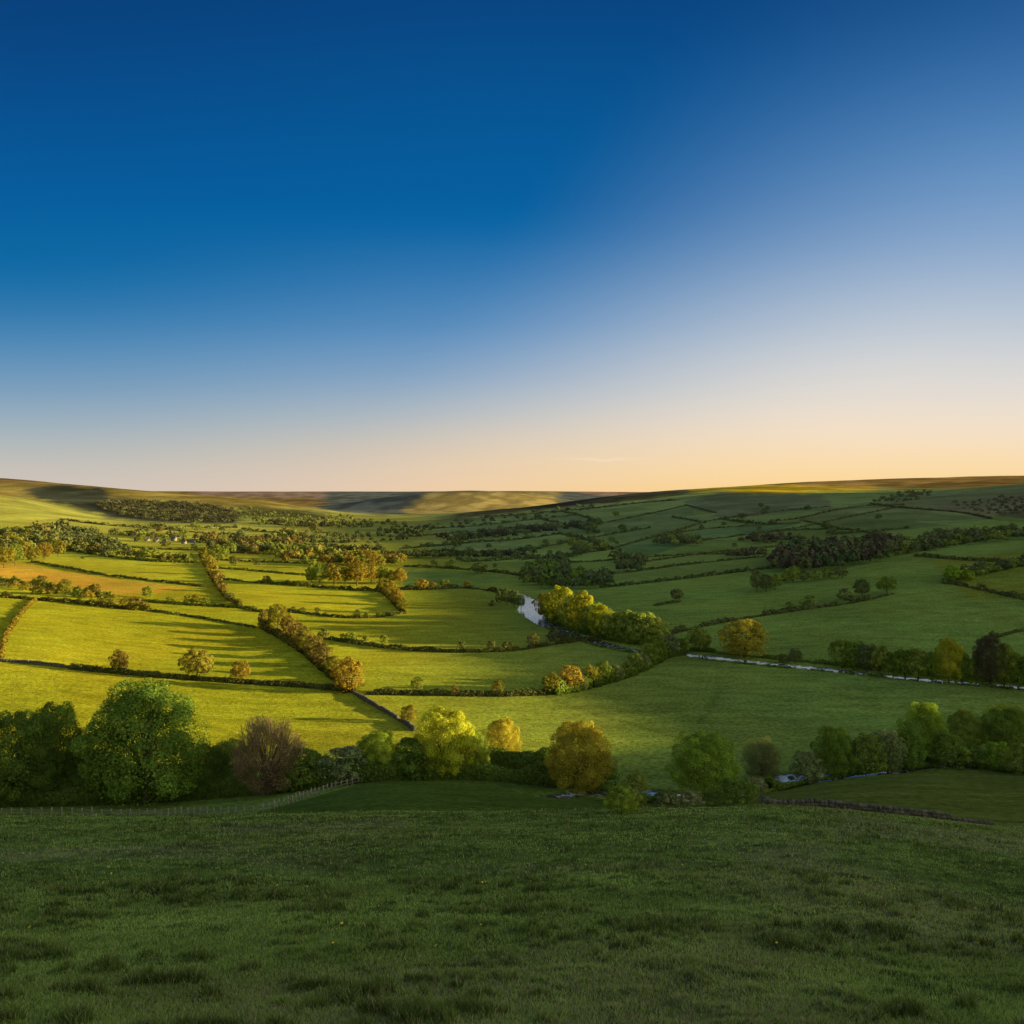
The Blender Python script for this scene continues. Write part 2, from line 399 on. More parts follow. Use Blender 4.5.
def hazed(col, y):
    # aerial haze painted into the base colour, thicker with distance
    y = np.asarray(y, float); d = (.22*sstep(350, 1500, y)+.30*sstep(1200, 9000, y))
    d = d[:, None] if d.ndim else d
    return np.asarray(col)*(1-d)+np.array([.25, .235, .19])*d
def build_land():
    Y = np.concatenate([np.linspace(-60, 2, 32)[:-1], np.exp(np.linspace(math.log(2.0), math.log(45), 380))[:-1], np.exp(np.linspace(math.log(45), math.log(19000), 900))])
    us = np.sinh(np.linspace(-1.35, 1.62, 620))*.85
    D = np.sqrt(np.maximum(Y, 0)**2+12**2)
    X = D[:, None]*us[None, :]
    nu = len(us); k = np.clip((np.arange(nu)-(nu-60))/59.0, 0, 1)**2*900-np.clip((40-np.arange(nu))/40.0, 0, 1)**2*500
    X = X+k[None, :]; YY = np.repeat(Y[:, None], len(us), 1)
    x = X.ravel(); y = YY.ravel()
    z = carve(x, y, zfun(x, y))
    nearm = y < 70
    z[nearm] += (tuss(x[nearm], y[nearm]))*(1-sstep(48, 68, y[nearm]))
    px = CX+F*x/np.maximum(y, 5); row = HZ-z/np.maximum(y, 5)*F
    far_ = sstep(900, 1600, y); jx = px+(fbm(x/30, y/30, 3, 77)-.5)*3*(1-far_)+far_*(fbm(px/14, row/3, 4, 78)-.5)*26; jy = row+far_*(fbm(px/11, row/2.5, 4, 79)-.5)*5
    col = np.tile(np.array(G_MID), (len(x), 1))
    gs = (1-sstep(-70, 60, x+.10*(y-250)))[:, None]  # weight of sunlit yellow painted into the ground, following the shadow edge
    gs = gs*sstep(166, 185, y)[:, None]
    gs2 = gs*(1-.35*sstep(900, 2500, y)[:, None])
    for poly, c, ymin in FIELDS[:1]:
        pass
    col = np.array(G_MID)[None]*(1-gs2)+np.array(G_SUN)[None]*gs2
    for poly, c, ymin in FIELDS[1:]:
        m = inpoly(jx, jy, poly) & (y > ymin) & (y > 62)
        col[m] = c
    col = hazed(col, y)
    for poly, c, ymin in FARF:
        i0 = np.where(y > ymin)[0]; w_ = np.zeros(len(i0))
        for k_ in range(12):                 # soft, ragged edges
            a_ = k_*2.4; r_ = math.sqrt((k_+.5)/12)
            w_ += inpoly(jx[i0]+math.cos(a_)*r_*9, jy[i0]+math.sin(a_)*r_*2.0, poly)/12.0
        col[i0] = col[i0]*(1-w_[:, None])+np.array(c)[None]*w_[:, None]
    # per-field drift of colour: patchwork cells on the valley sides
    cell = np.floor(x/70+vnoise(x/200, y/200, 3)*2)*13+np.floor(y/110+vnoise(x/160, y/160, 4)*2)*7
    h = _hash(cell, cell*0+3, 5)
    far = sstep(500, 900, y)*(1-sstep(5000, 6500, y))
    col *= (1+(h-.5)*.38*far)[:, None]
    # heathery mottling on the high moors
    mo = sstep(1500, 2600, y)*(sstep(.38, .62, fbm(x/150, y/260, 5, 21))*.38+.15*fbm(x/40, y/60, 3, 22))
    col = col*(1-mo)[:, None]
    for tr in ([(716,661),(722,680),(712,705),(700,722)],[(735,664),(728,684),(712,705)],[(548,697),(590,712),(640,727),(680,738),(740,742)],[(60,690),(160,712),(260,742)]):
        q = np.array([ground(a_, b_)[:2] for a_, b_ in densify(smooth(tr, 2), 3)]); mm = np.where((x > q[:, 0].min()-5) & (x < q[:, 0].max()+5) & (y > q[:, 1].min()-5) & (y < q[:, 1].max()+5))[0]
        dd = np.sqrt(((x[mm, None]-q[None, :, 0])**2+(y[mm, None]-q[None, :, 1])**2).min(1)); col[mm] *= (1-.28*np.exp(-(dd/1.1)**2))[:, None]
    # foreground pasture
    fg = 1-sstep(58, 66, y)
    n = fbm(x/1.7, y/1.7, 4, 40); n2 = fbm(x/9, y/9, 3, 44)
    c_fg = np.array([.11, .16, .034])[None]*(.55+.9*n)[:, None]
    c_dry = np.array([.20, .185, .09])[None]*(.6+.8*n)[:, None]
    dry = (sstep(.5, .72, n2)*.5)[:, None]
    c = c_fg*(1-dry)+c_dry*dry
    col = col*(1-fg[:, None])+c*fg[:, None]
    # muddy river banks
    ny, nx = YY.shape
    i = np.arange(ny-1)[:, None]*nx+np.arange(nx-1)[None, :]
    Q = np.stack([i, i+1, i+nx+1, i+nx], -1).reshape(-1, 4)
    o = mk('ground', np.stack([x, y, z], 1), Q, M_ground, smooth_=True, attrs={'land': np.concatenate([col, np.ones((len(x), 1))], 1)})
    o['kind'] = 'structure'
    return o
def tuss(x, y):
    a = fbm(x/.42, y/.34, 3, 60)
    return .07*sstep(.5, .8, a)+.05*(fbm(x/.5, y/.5, 2, 61)-.5)+.30*(fbm(x/6, y/5, 2, 62)-.5)

# ------------------------------------------------------------------ world, sun, camera
def setup_world():
    w = bpy.data.worlds.new('World'); scene.world = w; w.use_nodes = True
    nt = w.node_tree; nt.nodes.clear(); L = nt.links.new
    out = N(nt, 'ShaderNodeOutputWorld'); bg = N(nt, 'ShaderNodeBackground')
    tc = N(nt, 'ShaderNodeTexCoord'); sp = N(nt, 'ShaderNodeSeparateXYZ'); L(tc.outputs['Generated'], sp.inputs[0])
    x, y, z = sp.outputs
    hyp = math_(nt, 'SQRT', math_(nt, 'ADD', math_(nt, 'MULTIPLY', x, x), math_(nt, 'MULTIPLY', y, y)))
    tn = math_(nt, 'DIVIDE', z, math_(nt, 'MAXIMUM', math_(nt, 'MAXIMUM', y, math_(nt, 'MULTIPLY', hyp, .55)), .0001))   # tangent of elevation
    fac = math_(nt, 'MULTIPLY', tn, 1/.62, clamp=True)
    def ramp(stops):
        r = N(nt, 'ShaderNodeValToRGB'); cr = r.color_ramp; cr.interpolation = 'B_SPLINE'
        st = sorted([((HZ-row)/F/.62, c) for row, c in stops])
        while len(cr.elements) < len(st): cr.elements.new(.5)
        for e, (p, c) in zip(cr.elements, st):
            e.position = max(0, min(1, p)); e.color = (*lin(c), 1)
        L(fac, r.inputs[0]); return r.outputs[0]
    left = ramp([(500,(214,198,184)),(480,(208,197,186)),(455,(190,190,185)),(425,(160,178,190)),(390,(125,160,190)),(345,(78,138,184)),(300,(30,115,172)),(255,(0,103,163)),(170,(0,88,155)),(66,(4,72,134)),(-30,(4,60,118))])
    mid = ramp([(500,(240,206,170)),(480,(236,206,176)),(450,(220,202,180)),(415,(180,190,196)),(375,(135,166,198)),(325,(86,142,192)),(250,(8,106,168)),(200,(0,97,162)),(66,(4,78,140)),(-30,(6,64,124))])
    right = ramp([(500,(255,208,132)),(480,(255,218,152)),(440,(250,226,196)),(395,(232,224,214)),(330,(196,206,216)),(250,(140,170,206)),(160,(98,146,196)),(66,(58,114,172)),(-30,(34,90,150))])
    az = math_(nt, 'ARCTAN2', x, math_(nt, 'MAXIMUM', y, .0001))
    # left .. mid .. right
    def mr(v, a, b):
        r = N(nt, 'ShaderNodeMapRange', interpolation_type='SMOOTHSTEP'); L(v, r.inputs[0]); r.inputs[1].default_value = a; r.inputs[2].default_value = b
        return r.outputs[0]
    azs = math_(nt, 'ADD', math_(nt, 'ADD', az, math_(nt, 'MULTIPLY', tn, -.75)), .25)     # the brightening towards the sun leans over with height
    c = mixc(nt, mr(az, radians(-30), radians(2)), left, mid)
    c = mixc(nt, mr(azs, radians(-1), radians(34)), c, right)
    sky = N(nt, 'ShaderNodeTexSky', sky_type='NISHITA'); sky.sun_disc = False
    sky.sun_elevation = SUN_EL; sky.sun_rotation = radians(90+4)
    sky.air_density = 1.0; sky.dust_density = .6; sky.ozone_density = 2.5
    sk = mixc(nt, 1.0, sky.outputs[0], (.09, .09, .09), 'MULTIPLY')
    c = mixc(nt, .03, c, sk)
    # one faint wisp of cloud low over the valley
    def bell(v, m, s):
        q = math_(nt, 'DIVIDE', math_(nt, 'SUBTRACT', v, m), s); return math_(nt, 'EXPONENT', math_(nt, 'MULTIPLY', math_(nt, 'MULTIPLY', q, q), -1.0))
    cn = N(nt, 'ShaderNodeTexNoise'); cn.inputs['Scale'].default_value = 40; cn.inputs['Detail'].default_value = 4; L(tc.outputs['Generated'], cn.inputs['Vector'])
    lean = math_(nt, 'SUBTRACT', tn, math_(nt, 'MULTIPLY', math_(nt, 'SUBTRACT', cn.outputs[0], .5), .008))
    wisp = math_(nt, 'MULTIPLY', math_(nt, 'MULTIPLY', bell(az, .105, .038), bell(lean, .0475, .0014)), .30)
    c = mixc(nt, wisp, c, (1.0, .86, .72))
    # the broad bright glow round the low sun, well right of the picture, and the pale sky behind the viewer
    glow = mr(az, radians(36), radians(75)); hi = N(nt, 'ShaderNodeMapRange', interpolation_type='SMOOTHSTEP'); L(z, hi.inputs[0]); hi.inputs[1].default_value = .95; hi.inputs[2].default_value = .1
    c = mixc(nt, math_(nt, 'MULTIPLY', glow, hi.outputs[0]), c, GLOW)
    back = mr(y, .05, -.5)
    c = mixc(nt, math_(nt, 'MULTIPLY', back, hi.outputs[0]), c, BACK)
    L(c, bg.inputs[0]); bg.inputs[1].default_value = 1.0
    L(bg.outputs[0], out.inputs[0])
    s = bpy.data.lights.new('sun', 'SUN'); s.energy = SUN_E; s.color = (1.0, .77, .36); s.angle = radians(.6)
    o = bpy.data.objects.new('sun', s); C.objects.link(o)
    from mathutils import Vector
    d = Vector((-math.cos(SUN_EL), SUN_DY*math.cos(SUN_EL), -math.sin(SUN_EL)))
    o.rotation_euler = d.to_track_quat('-Z', 'Y').to_euler(); o.location = (400, 0, 300)
SUN_E = 15.0
GLOW = (2.3, 2.2, 1.35); BACK = (1.15, 1.22, .98)
def setup_cam():
    cd = bpy.data.cameras.new('camera'); cd.sensor_width = 36; cd.lens = F/1024*36; cd.clip_end = 60000; cd.clip_start = .1
    cd.shift_y = -(512-HZ)/1024.0
    o = bpy.data.objects.new('camera', cd); C.objects.link(o); o.rotation_euler = (pi/2, 0, 0); scene.camera = o
    scene.view_settings.view_transform = 'Standard'; scene.view_settings.look = 'None'; scene.view_settings.exposure = 0
    scene.cycles.max_bounces = 5; scene.cycles.diffuse_bounces = 3; scene.cycles.transparent_max_bounces = 4
setup_world(); setup_cam()
LAND = build_land()
def river(P, name, label):
    d = np.gradient(P[:, :2], axis=0); d /= np.linalg.norm(d, axis=1)[:, None]
    nrm = np.stack([-d[:, 1], d[:, 0]], 1)
    hw = (P[:, 3]*1.5)[:, None]
    a = P[:, :2]+nrm*hw; b = P[:, :2]-nrm*hw
    V = np.concatenate([np.c_[a, P[:, 2]], np.c_[b, P[:, 2]]]); n = len(P)
    i = np.arange(n-1); Q = np.stack([i, i+n, i+n+1, i+1], 1)
    o = mk(name, V, Q, M_water, smooth_=True); o['kind'] = 'structure'; o['label'] = label
river(RIVP[0], 'river', 'bright river bending through the shaded middle of the valley')
river(RIVP[1], 'stream', 'narrow stony stream behind the near field')
# ------------------------------------------------------------------ foliage builders
def quads_at(P, nrm, size, rng, asp=1.0):
    n = len(P)
    nrm = nrm/(np.linalg.norm(nrm, axis=1)[:, None]+1e-9)
    r = rng.normal(size=(n, 3)); a = np.cross(nrm, r); a /= np.linalg.norm(a, axis=1)[:, None]+1e-9
    b = np.cross(nrm, a)
    s = np.broadcast_to(size, (n,))[:, None]*.5
    a = a*s; b = b*s*asp
    V = np.stack([P-a-b*.35, P-b*.9+a*.1, P+a-b*.2, P+b+a*.1], 1)   # a pointed leaf-spray outline
    return V.reshape(-1, 3), np.arange(n*4).reshape(-1, 4)
def crown_points(rng, n, kind, nclump, z0):
    """points on many small clumps spread over the crown volume; unit height, unit width"""
    u = rng.normal(size=(nclump, 3)); u /= np.linalg.norm(u, axis=1)[:, None]
    u[:, 2] = np.where(u[:, 2] < -.75, -u[:, 2], u[:, 2])
    rr = rng.uniform(.66, .88, nclump); rr[: nclump//6] *= .6
    c = u*rr[:, None]
    if kind == 'tall':
        c[:, :2] *= (1-.25*np.clip(c[:, 2], 0, 1))[:, None]
    if kind == 'dome':                      # fuller skirt, crown nearly to the ground
        c[:, :2] *= (1+.10*np.clip(-c[:, 2], 0, 1))[:, None]
    lop = 1+.07*np.sin(np.arctan2(u[:, 1], u[:, 0])*2+rng.uniform(0, 6))+.05*np.sin(np.arctan2(u[:, 1], u[:, 0])*3+u[:, 2]*3+rng.uniform(0, 6))
    c[:, :2] *= lop[:, None]
    cr = rng.uniform(.10, .20, nclump)*(1.25 if nclump < 60 else 1)
    vol = cr**2; k = rng.choice(nclump, n, p=vol/vol.sum())
    d = rng.normal(size=(n, 3)); d /= np.linalg.norm(d, axis=1)[:, None]
    d = d+u[k]*.55+np.array([0, 0, .18]); d /= np.linalg.norm(d, axis=1)[:, None]
    p = c[k]+d*(cr[k]*rng.uniform(.72, 1.12, n))[:, None]*np.array([1, 1, .85])
    sh = rng.rand(n) < .3                     # an even mantle between the clumps
    q = rng.normal(size=(n, 3)); q /= np.linalg.norm(q, axis=1)[:, None]
    q2 = q*rng.uniform(.5, .93, n)[:, None]; q2[:, :2] *= 1+(.10 if kind == 'dome' else 0)*np.clip(-q2[:, 2:3], 0, 1)
    if kind == 'tall': q2[:, :2] *= 1-.25*np.clip(q2[:, 2:3], 0, 1)
    p = np.where(sh[:, None], q2, p); d = np.where(sh[:, None], q, d)
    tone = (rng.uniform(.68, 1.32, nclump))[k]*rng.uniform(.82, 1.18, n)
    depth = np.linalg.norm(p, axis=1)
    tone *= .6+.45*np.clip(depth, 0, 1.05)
    nr = d+rng.normal(size=(n, 3))*.38+np.array([0, 0, .30])
    P = p*np.array([.5, .5, (1-z0)/2])+np.array([0, 0, z0+(1-z0)/2])
    P[:, 2] = np.maximum(P[:, 2], .02)
    return P, nr, tone, c*np.array([.5, .5, (1-z0)/2])+np.array([0, 0, z0+(1-z0)/2])
def limbs(rng, cs, h0, rad, nb):
    mb = MB()
    lean = rng.uniform(-.03, .03, 2)
    top = np.array([lean[0], lean[1], h0+.28])
    mb.tube([(0, 0, -.04), (0, 0, .02), (lean[0]*.4, lean[1]*.4, h0*.6), (lean[0]*.8, lean[1]*.8, h0), top, top+np.array([lean[0], lean[1], .22])],
            [rad*1.7, rad*1.25, rad, rad*.85, rad*.5, rad*.15], 7)
    for c in cs[:nb]:
        st = np.array([lean[0]*.8, lean[1]*.8, h0])*rng.uniform(.75, 1.1)
        st[2] = min(st[2]+rng.uniform(0, .15), max(.06, c[2]-.05))
        e = c*np.array([.98, .98, 1]); m = (st+e)/2+np.array([0, 0, -.03+rng.uniform(-.02, .04)])+rng.uniform(-.02, .02, 3)
        mb.tube([st, (st+m)/2, m, (m+e)/2, e], [rad*.45, rad*.38, rad*.28, rad*.18, rad*.06], 5)
    return mb
PROTO = {}
def proto(kind, lod, var):
    key = (kind, lod, var)
    if key in PROTO: return PROTO[key]
    rng = RS(abs(hash((lod*31+var*7+{'dome': 1, 'round': 2, 'tall': 3, 'bush': 4, 'bare': 5, 'open': 6}[kind]*101))) % 100000)
    z0 = {'dome': -.04, 'round': .08, 'tall': -.02, 'bush': -.12, 'bare': -.02, 'open': .12}[kind]
    nl = [38000, 5200, 800][lod]; ls = [.0175, .043, .10][lod]; nc = [130, 60, 26][lod]
    if kind == 'bare': nl = [6500, 1500, 400][lod]; ls = [.013, .032, .08][lod]
    if kind == 'open': nl = int(nl*.62)
    P, nr, tone, cs = crown_points(rng, nl, kind, nc, z0)
    V, Q = quads_at(P, nr, ls*rng.uniform(.6, 1.3, nl), rng, .8)
    if kind == 'bare' and lod < 2:
        # fine twig sprays make most of this crown
        nt_ = [5200, 900][lod]; i = rng.randint(0, nl, nt_); a = P[i]; base = np.array([0, 0, .1])
        d = a-base; d /= np.linalg.norm(d, axis=1)[:, None]; d = d+rng.normal(size=d.shape)*.28; L_ = rng.uniform(.06, .16, nt_)[:, None]
        b = a-d*L_; w = rng.normal(size=a.shape); w -= (w*d).sum(1)[:, None]*d; w /= np.linalg.norm(w, axis=1)[:, None]; w *= [.0016, .006][lod]
        V2 = np.stack([b-w*1.4, b+w*1.4, a+w*.5, a-w*.5], 1).reshape(-1, 3); Q2 = np.arange(nt_*4).reshape(-1, 4)+len(V)
        V = np.concatenate([V, V2]); Q = np.concatenate([Q, Q2]); tone = np.concatenate([tone, np.full(nt_, .75)])
    name = 'crown' if kind != 'bush' else 'foliage'
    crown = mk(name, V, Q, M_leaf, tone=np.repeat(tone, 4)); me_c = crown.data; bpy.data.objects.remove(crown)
    me_t = None
    if lod < 2:
        h0 = {'dome': .16, 'round': .24, 'tall': .2, 'bush': .04, 'bare': .12, 'open': .2}[kind]
        rad = .022 if kind != 'bush' else .010
        cs = cs[rng.permutation(len(cs))]
        mb = limbs(rng, cs, h0, rad, {0: 26, 1: 8}[lod] if kind != 'bare' else {0: 48, 1: 12}[lod])
        t = mb.build('trunk', M_bark, smooth_=True); me_t = t.data; bpy.data.objects.remove(t)
    PROTO[key] = (me_c, me_t)
    return PROTO[key]
COL = {
 'oak':   (.16, .235, .040), 'oakd': (.145, .22, .045), 'green': (.25, .35, .046), 'lime': (.34, .36, .036),
 'gold':  (.30, .245, .050), 'goldg': (.265, .255, .048), 'amber': (.40, .33, .045), 'olive': (.21, .27, .055), 'grey': (.23, .27, .12),
 'brown': (.31, .24, .15), 'russet': (.215, .175, .06), 'dusk': (.145, .17, .07), 'fir': (.11, .155, .065), 'hedge': (.12, .13, .04),
 'hedgelit': (.18, .175, .05), 'bluegreen': (.10, .12, .075), 'purple': (.12, .105, .07), 'heath': (.055, .06, .04),
}
NT = [0]
def litadj(c, X, Y):
    # sun tempering put into the leaf colour: warmer and duller across the sunlit floor
    f = float((1-sstep(-20, 60, X+.1*(Y-250)))*sstep(175, 230, Y))
    return np.asarray(c)*(1-f)+np.asarray(c)*np.array([.80, .76, .62])*f
def tree(px, row, hpx, wpx, kind, col, label, cat=None, group=None, name=None, ymin=0.0, var=None, sink=.0):
    NT[0] += 1
    rng = RS(NT[0]*13+5)
    X, Y, Z = ground(px, row, ymin)
    h = hpx/F*Y; w = wpx/F*Y
    lod = 0 if hpx >= 44 else (1 if hpx >= 15 else 2)
    v = rng.randint(0, [5, 6, 5][lod]) if var is None else var
    if kind in ('bare', 'open', 'bush'): v = v % 3
    me_c, me_t = proto(kind, lod, v)
    nm = name or ('bush' if kind == 'bush' else 'tree'); cat = cat or ('bush' if kind == 'bush' else 'tree')
    c = np.array(COL[col])*rng.uniform(.88, 1.14)*np.array([rng.uniform(.92, 1.08), 1, rng.uniform(.9, 1.1)])
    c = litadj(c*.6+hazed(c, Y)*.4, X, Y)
    rz = rng.uniform(0, 6.28); sc = (w*1.09, w*1.09, h*1.05)
    if lod == 2:
        o = bpy.data.objects.new(nm, me_c); C.objects.link(o); o.location = (X, Y, Z-.06*h); o.rotation_euler = (0, 0, rz); o.scale = sc; o.color = (*c, 1)
        tag(o, label, cat, group); return o
    r = empty(nm, (X, Y, Z-.01*h), rz); tag(r, label, cat, group)
    o = bpy.data.objects.new('foliage' if kind == 'bush' else 'crown', me_c); C.objects.link(o); o.parent = r; o.scale = sc; o.color = (*c, 1)
    t = bpy.data.objects.new('stem' if kind == 'bush' else 'trunk', me_t); C.objects.link(t); t.parent = r; t.scale = sc
    return r
ORD = ['first','second','third','fourth','fifth','sixth','seventh','eighth','ninth','tenth','eleventh','twelfth','thirteenth','fourteenth','fifteenth','sixteenth','seventeenth','eighteenth','nineteenth','twentieth']
def row_trees(items, desc, where, group, cat=None):
    """items: (px,row,h,w,kind,col); ordinals count along the row as one sees it"""
    # ordinals follow the row as one sees it; trees and bushes of a mixed row are counted apart
    items = sorted(items, key=(lambda t: t[0]) if 'left' in desc else (lambda t: t[1]))
    cnt = {}
    for it in items:
        k = 'all' if 'bush or' in desc else ('bush' if it[4] == 'bush' else 'tree')
        i = cnt.get(k, 0); cnt[k] = i+1
        d = desc.replace('tree', 'bush') if k == 'bush' else (desc.replace('shrub', 'tree') if k == 'tree' else desc)
        tree(*it, label=f'{ORD[i]} {d} {where}', group=group, cat=cat)
def line_items(pts, n, h, w, kinds, cols, rng, jr=1.5):
    P = densify(pts, 1.0); out = []
    for i in range(n):
        p = P[int((i+.5)/n*(len(P)-1))]
        k = rng.randint(len(kinds)); c = cols[rng.randint(len(cols))]
        hh = h*rng.uniform(.75, 1.25)
        out.append((p[0]+rng.uniform(-1, 1), p[1]+rng.uniform(-jr, jr), hh, hh*w*rng.uniform(.8, 1.2), kinds[k], c))
    return out
HN = [0]
def hedge(pts, h, w, col, label, cat='hedge', name='hedge', lump=.6, gap=0.0, sm=2, dens=1.0, ymin=0.0, group=None):
    """a field hedge along a line on the land: h, w in metres"""
    HN[0] += 1; rng = RS(HN[0]*7+1)
    pp = densify(smooth(pts, sm), 3.0)
    P = np.array([ground(p[0], p[1], ymin) for p in pp])
    # drop jumps over hidden ground
    W = [P[0]]
    for a in P[1:]:
        W.append(a)
    W = np.array(W)
    d = np.linalg.norm(np.diff(W[:, :2], axis=0), axis=1); s = np.r_[0, np.cumsum(d)]
    L_ = s[-1]; Ym = W[:, 1].mean(); k_ = 1-.35*float(sstep(350, 900, Ym)); h *= k_; w *= k_
    size = max(.28, 1.7*Ym/F)
    n = int(min(60000, max(60, L_/size*max(3, (h/size)*(w/size)*2.2+5)*dens)))
    t = rng.uniform(0, L_, n)
    X = np.interp(t, s, W[:, 0]); Y = np.interp(t, s, W[:, 1])
    dx = np.gradient(W[:, 0], s+np.arange(len(s))*1e-6); dy = np.gradient(W[:, 1], s+np.arange(len(s))*1e-6)
    DX = np.interp(t, s, dx); DY = np.interp(t, s, dy); nn = np.hypot(DX, DY)+1e-6
    hm = h*(1-lump*.5+lump*1.5*np.clip(fbm(t/(h*2.2), t*0+HN[0]*3.7, 3, 8)*1.6-.45, 0, 1.2))
    if gap: 
        g = vnoise(t/ (h*5), t*0+HN[0]*1.3, 12); keep = g > gap; hm = np.where(keep, hm, hm*.22)
    # rounded cross section: points on its outline and inside
    a = rng.uniform(-.1, pi+.1, n); rr = rng.uniform(.55, 1.06, n)
    off = np.cos(a)*rr*w*.5*(.75+.5*vnoise(t/2.5, t*0+9, 4)); zz = np.maximum(np.sin(a)*rr, 0)**.8*hm
    x = X-DY/nn*off; y = Y+DX/nn*off
    z = zfun(x, y)+zz
    nr = np.stack([-DY/nn*np.cos(a), DX/nn*np.cos(a), np.sin(a)+.2], 1)+rng.normal(size=(n, 3))*.5
    V, Q = quads_at(np.stack([x, y, z], 1), nr, size*rng.uniform(.8, 1.6, n), rng, .9)
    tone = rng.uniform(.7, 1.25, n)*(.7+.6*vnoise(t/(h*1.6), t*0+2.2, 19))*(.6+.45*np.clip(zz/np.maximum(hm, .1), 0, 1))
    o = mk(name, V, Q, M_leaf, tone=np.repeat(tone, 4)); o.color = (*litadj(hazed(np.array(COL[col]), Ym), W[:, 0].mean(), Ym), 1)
    tag(o, label, cat, group)
    return o
def wall(pts, h, w, label, stone=.4, ymin=0.0, sm=2, name='stone_wall'):
    HN[0] += 1; rng = RS(HN[0]*7+1)
    pp = densify(smooth(pts, sm), 3.0); W = np.array([ground(p[0], p[1], ymin) for p in pp])
    d = np.linalg.norm(np.diff(W[:, :2], axis=0), axis=1); s = np.r_[0, np.cumsum(d)]
    mb = MB(); nc = max(2, int(h/(stone*.6)))
    t = 0.0
    while t < s[-1]:
        l = stone*rng.uniform(.7, 1.6)
        x = np.interp(t+l/2, s, W[:, 0]); y = np.interp(t+l/2, s, W[:, 1]); x2 = np.interp(t+l, s, W[:, 0]); y2 = np.interp(t+l, s, W[:, 1])
        rz = math.atan2(y2-y, x2-x); z = groundz(x, y)
        hh = h*(1+.25*(vnoise(np.array([t/3.]), np.array([3.]), 6)[0]-.5)*2)
        if vnoise(np.array([t/7.]), np.array([8.]), 7)[0] < .22: hh *= .45
        for c in range(nc):
            mb.box((x+rng.uniform(-.04, .04), y+rng.uniform(-.04, .04), z+(c+.4)*hh/nc), (l*rng.uniform(.85, 1.08), w*(1-.12*c)*rng.uniform(.8, 1.15), hh/nc*rng.uniform(.95, 1.2)), rz+rng.uniform(-.12, .12), .12, rng)
        t += l*.97
    o = mb.build(name, M_stone); tag(o, label, 'wall'); return o
def wood(polys, spacing_px, hpx, cols, name, label, ymin=0.0, aspect=1.1, jit=.25):
    """a far wood that reads as one mass: crowns over an area of the land"""
    HN[0] += 1; rng = RS(HN[0]*7+1); Vs = []; Ts = []; n0 = 0
    Cs = []
    for poly in polys:
        xs = [p[0] for p in poly]; ys = [p[1] for p in poly]
        y = max(ys)
        rowstep = spacing_px*.32
        while y > min(ys):
            x = min(xs)+rng.uniform(0, spacing_px)
            while x < max(xs):
                if inpoly(np.array([x]), np.array([y]), poly)[0]:
                    Cs.append((x+rng.uniform(-1, 1), y+rng.uniform(-.6, .6)))
                x += spacing_px*rng.uniform(.6, 1.4)
            y -= rowstep
    allV = []; allT = []; allC = []
    for (x, y) in Cs:
        X, Y, Z = ground(x, y, ymin)
        h = hpx/F*Y*rng.uniform(.6, 1.25); w = h*aspect*rng.uniform(.8, 1.2); n = 170 if hpx > 6 else 70
        d = rng.normal(size=(n, 3)); d /= np.linalg.norm(d, axis=1)[:, None]; d[:, 2] = np.abs(d[:, 2])*1.0-.15
        lob = 1+.22*np.sin(np.arctan2(d[:, 1], d[:, 0])*3+rng.uniform(0, 6))
        P = d*np.array([w/2, w/2, h*.62])*(lob*rng.uniform(.75, 1.05, n))[:, None]+np.array([X, Y, Z+h*.38])
        v, q = quads_at(P, d+rng.normal(size=(n, 3))*.4, h*(.19 if hpx > 6 else .26)*rng.uniform(.7, 1.3, n), rng)
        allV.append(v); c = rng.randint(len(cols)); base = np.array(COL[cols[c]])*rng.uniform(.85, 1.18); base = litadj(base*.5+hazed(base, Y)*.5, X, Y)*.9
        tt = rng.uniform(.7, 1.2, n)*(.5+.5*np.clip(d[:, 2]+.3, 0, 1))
        allC.append(np.repeat(base[None]*tt[:, None], 4, 0))
    V = np.concatenate(allV); Q = np.arange(len(V)).reshape(-1, 4); cc = np.concatenate(allC)
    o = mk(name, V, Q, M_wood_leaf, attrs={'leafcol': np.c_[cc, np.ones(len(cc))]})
    o['kind'] = 'stuff'; tag(o, label, 'woodland'); return o
def wl():
    m, nt, out = newmat('woodland_leaf'); at = N(nt, 'ShaderNodeAttribute', attribute_name='leafcol')
    d = N(nt, 'ShaderNodeBsdfDiffuse'); t = N(nt, 'ShaderNodeBsdfTranslucent'); mx = N(nt, 'ShaderNodeMixShader'); mx.inputs[0].default_value = .2
    nt.links.new(at.outputs[0], d.inputs[0]); nt.links.new(at.outputs[0], t.inputs[0]); nt.links.new(d.outputs[0], mx.inputs[1]); nt.links.new(t.outputs[0], mx.inputs[2]); nt.links.new(mx.outputs[0], out.inputs[0])
    return m
M_wood_leaf = wl()
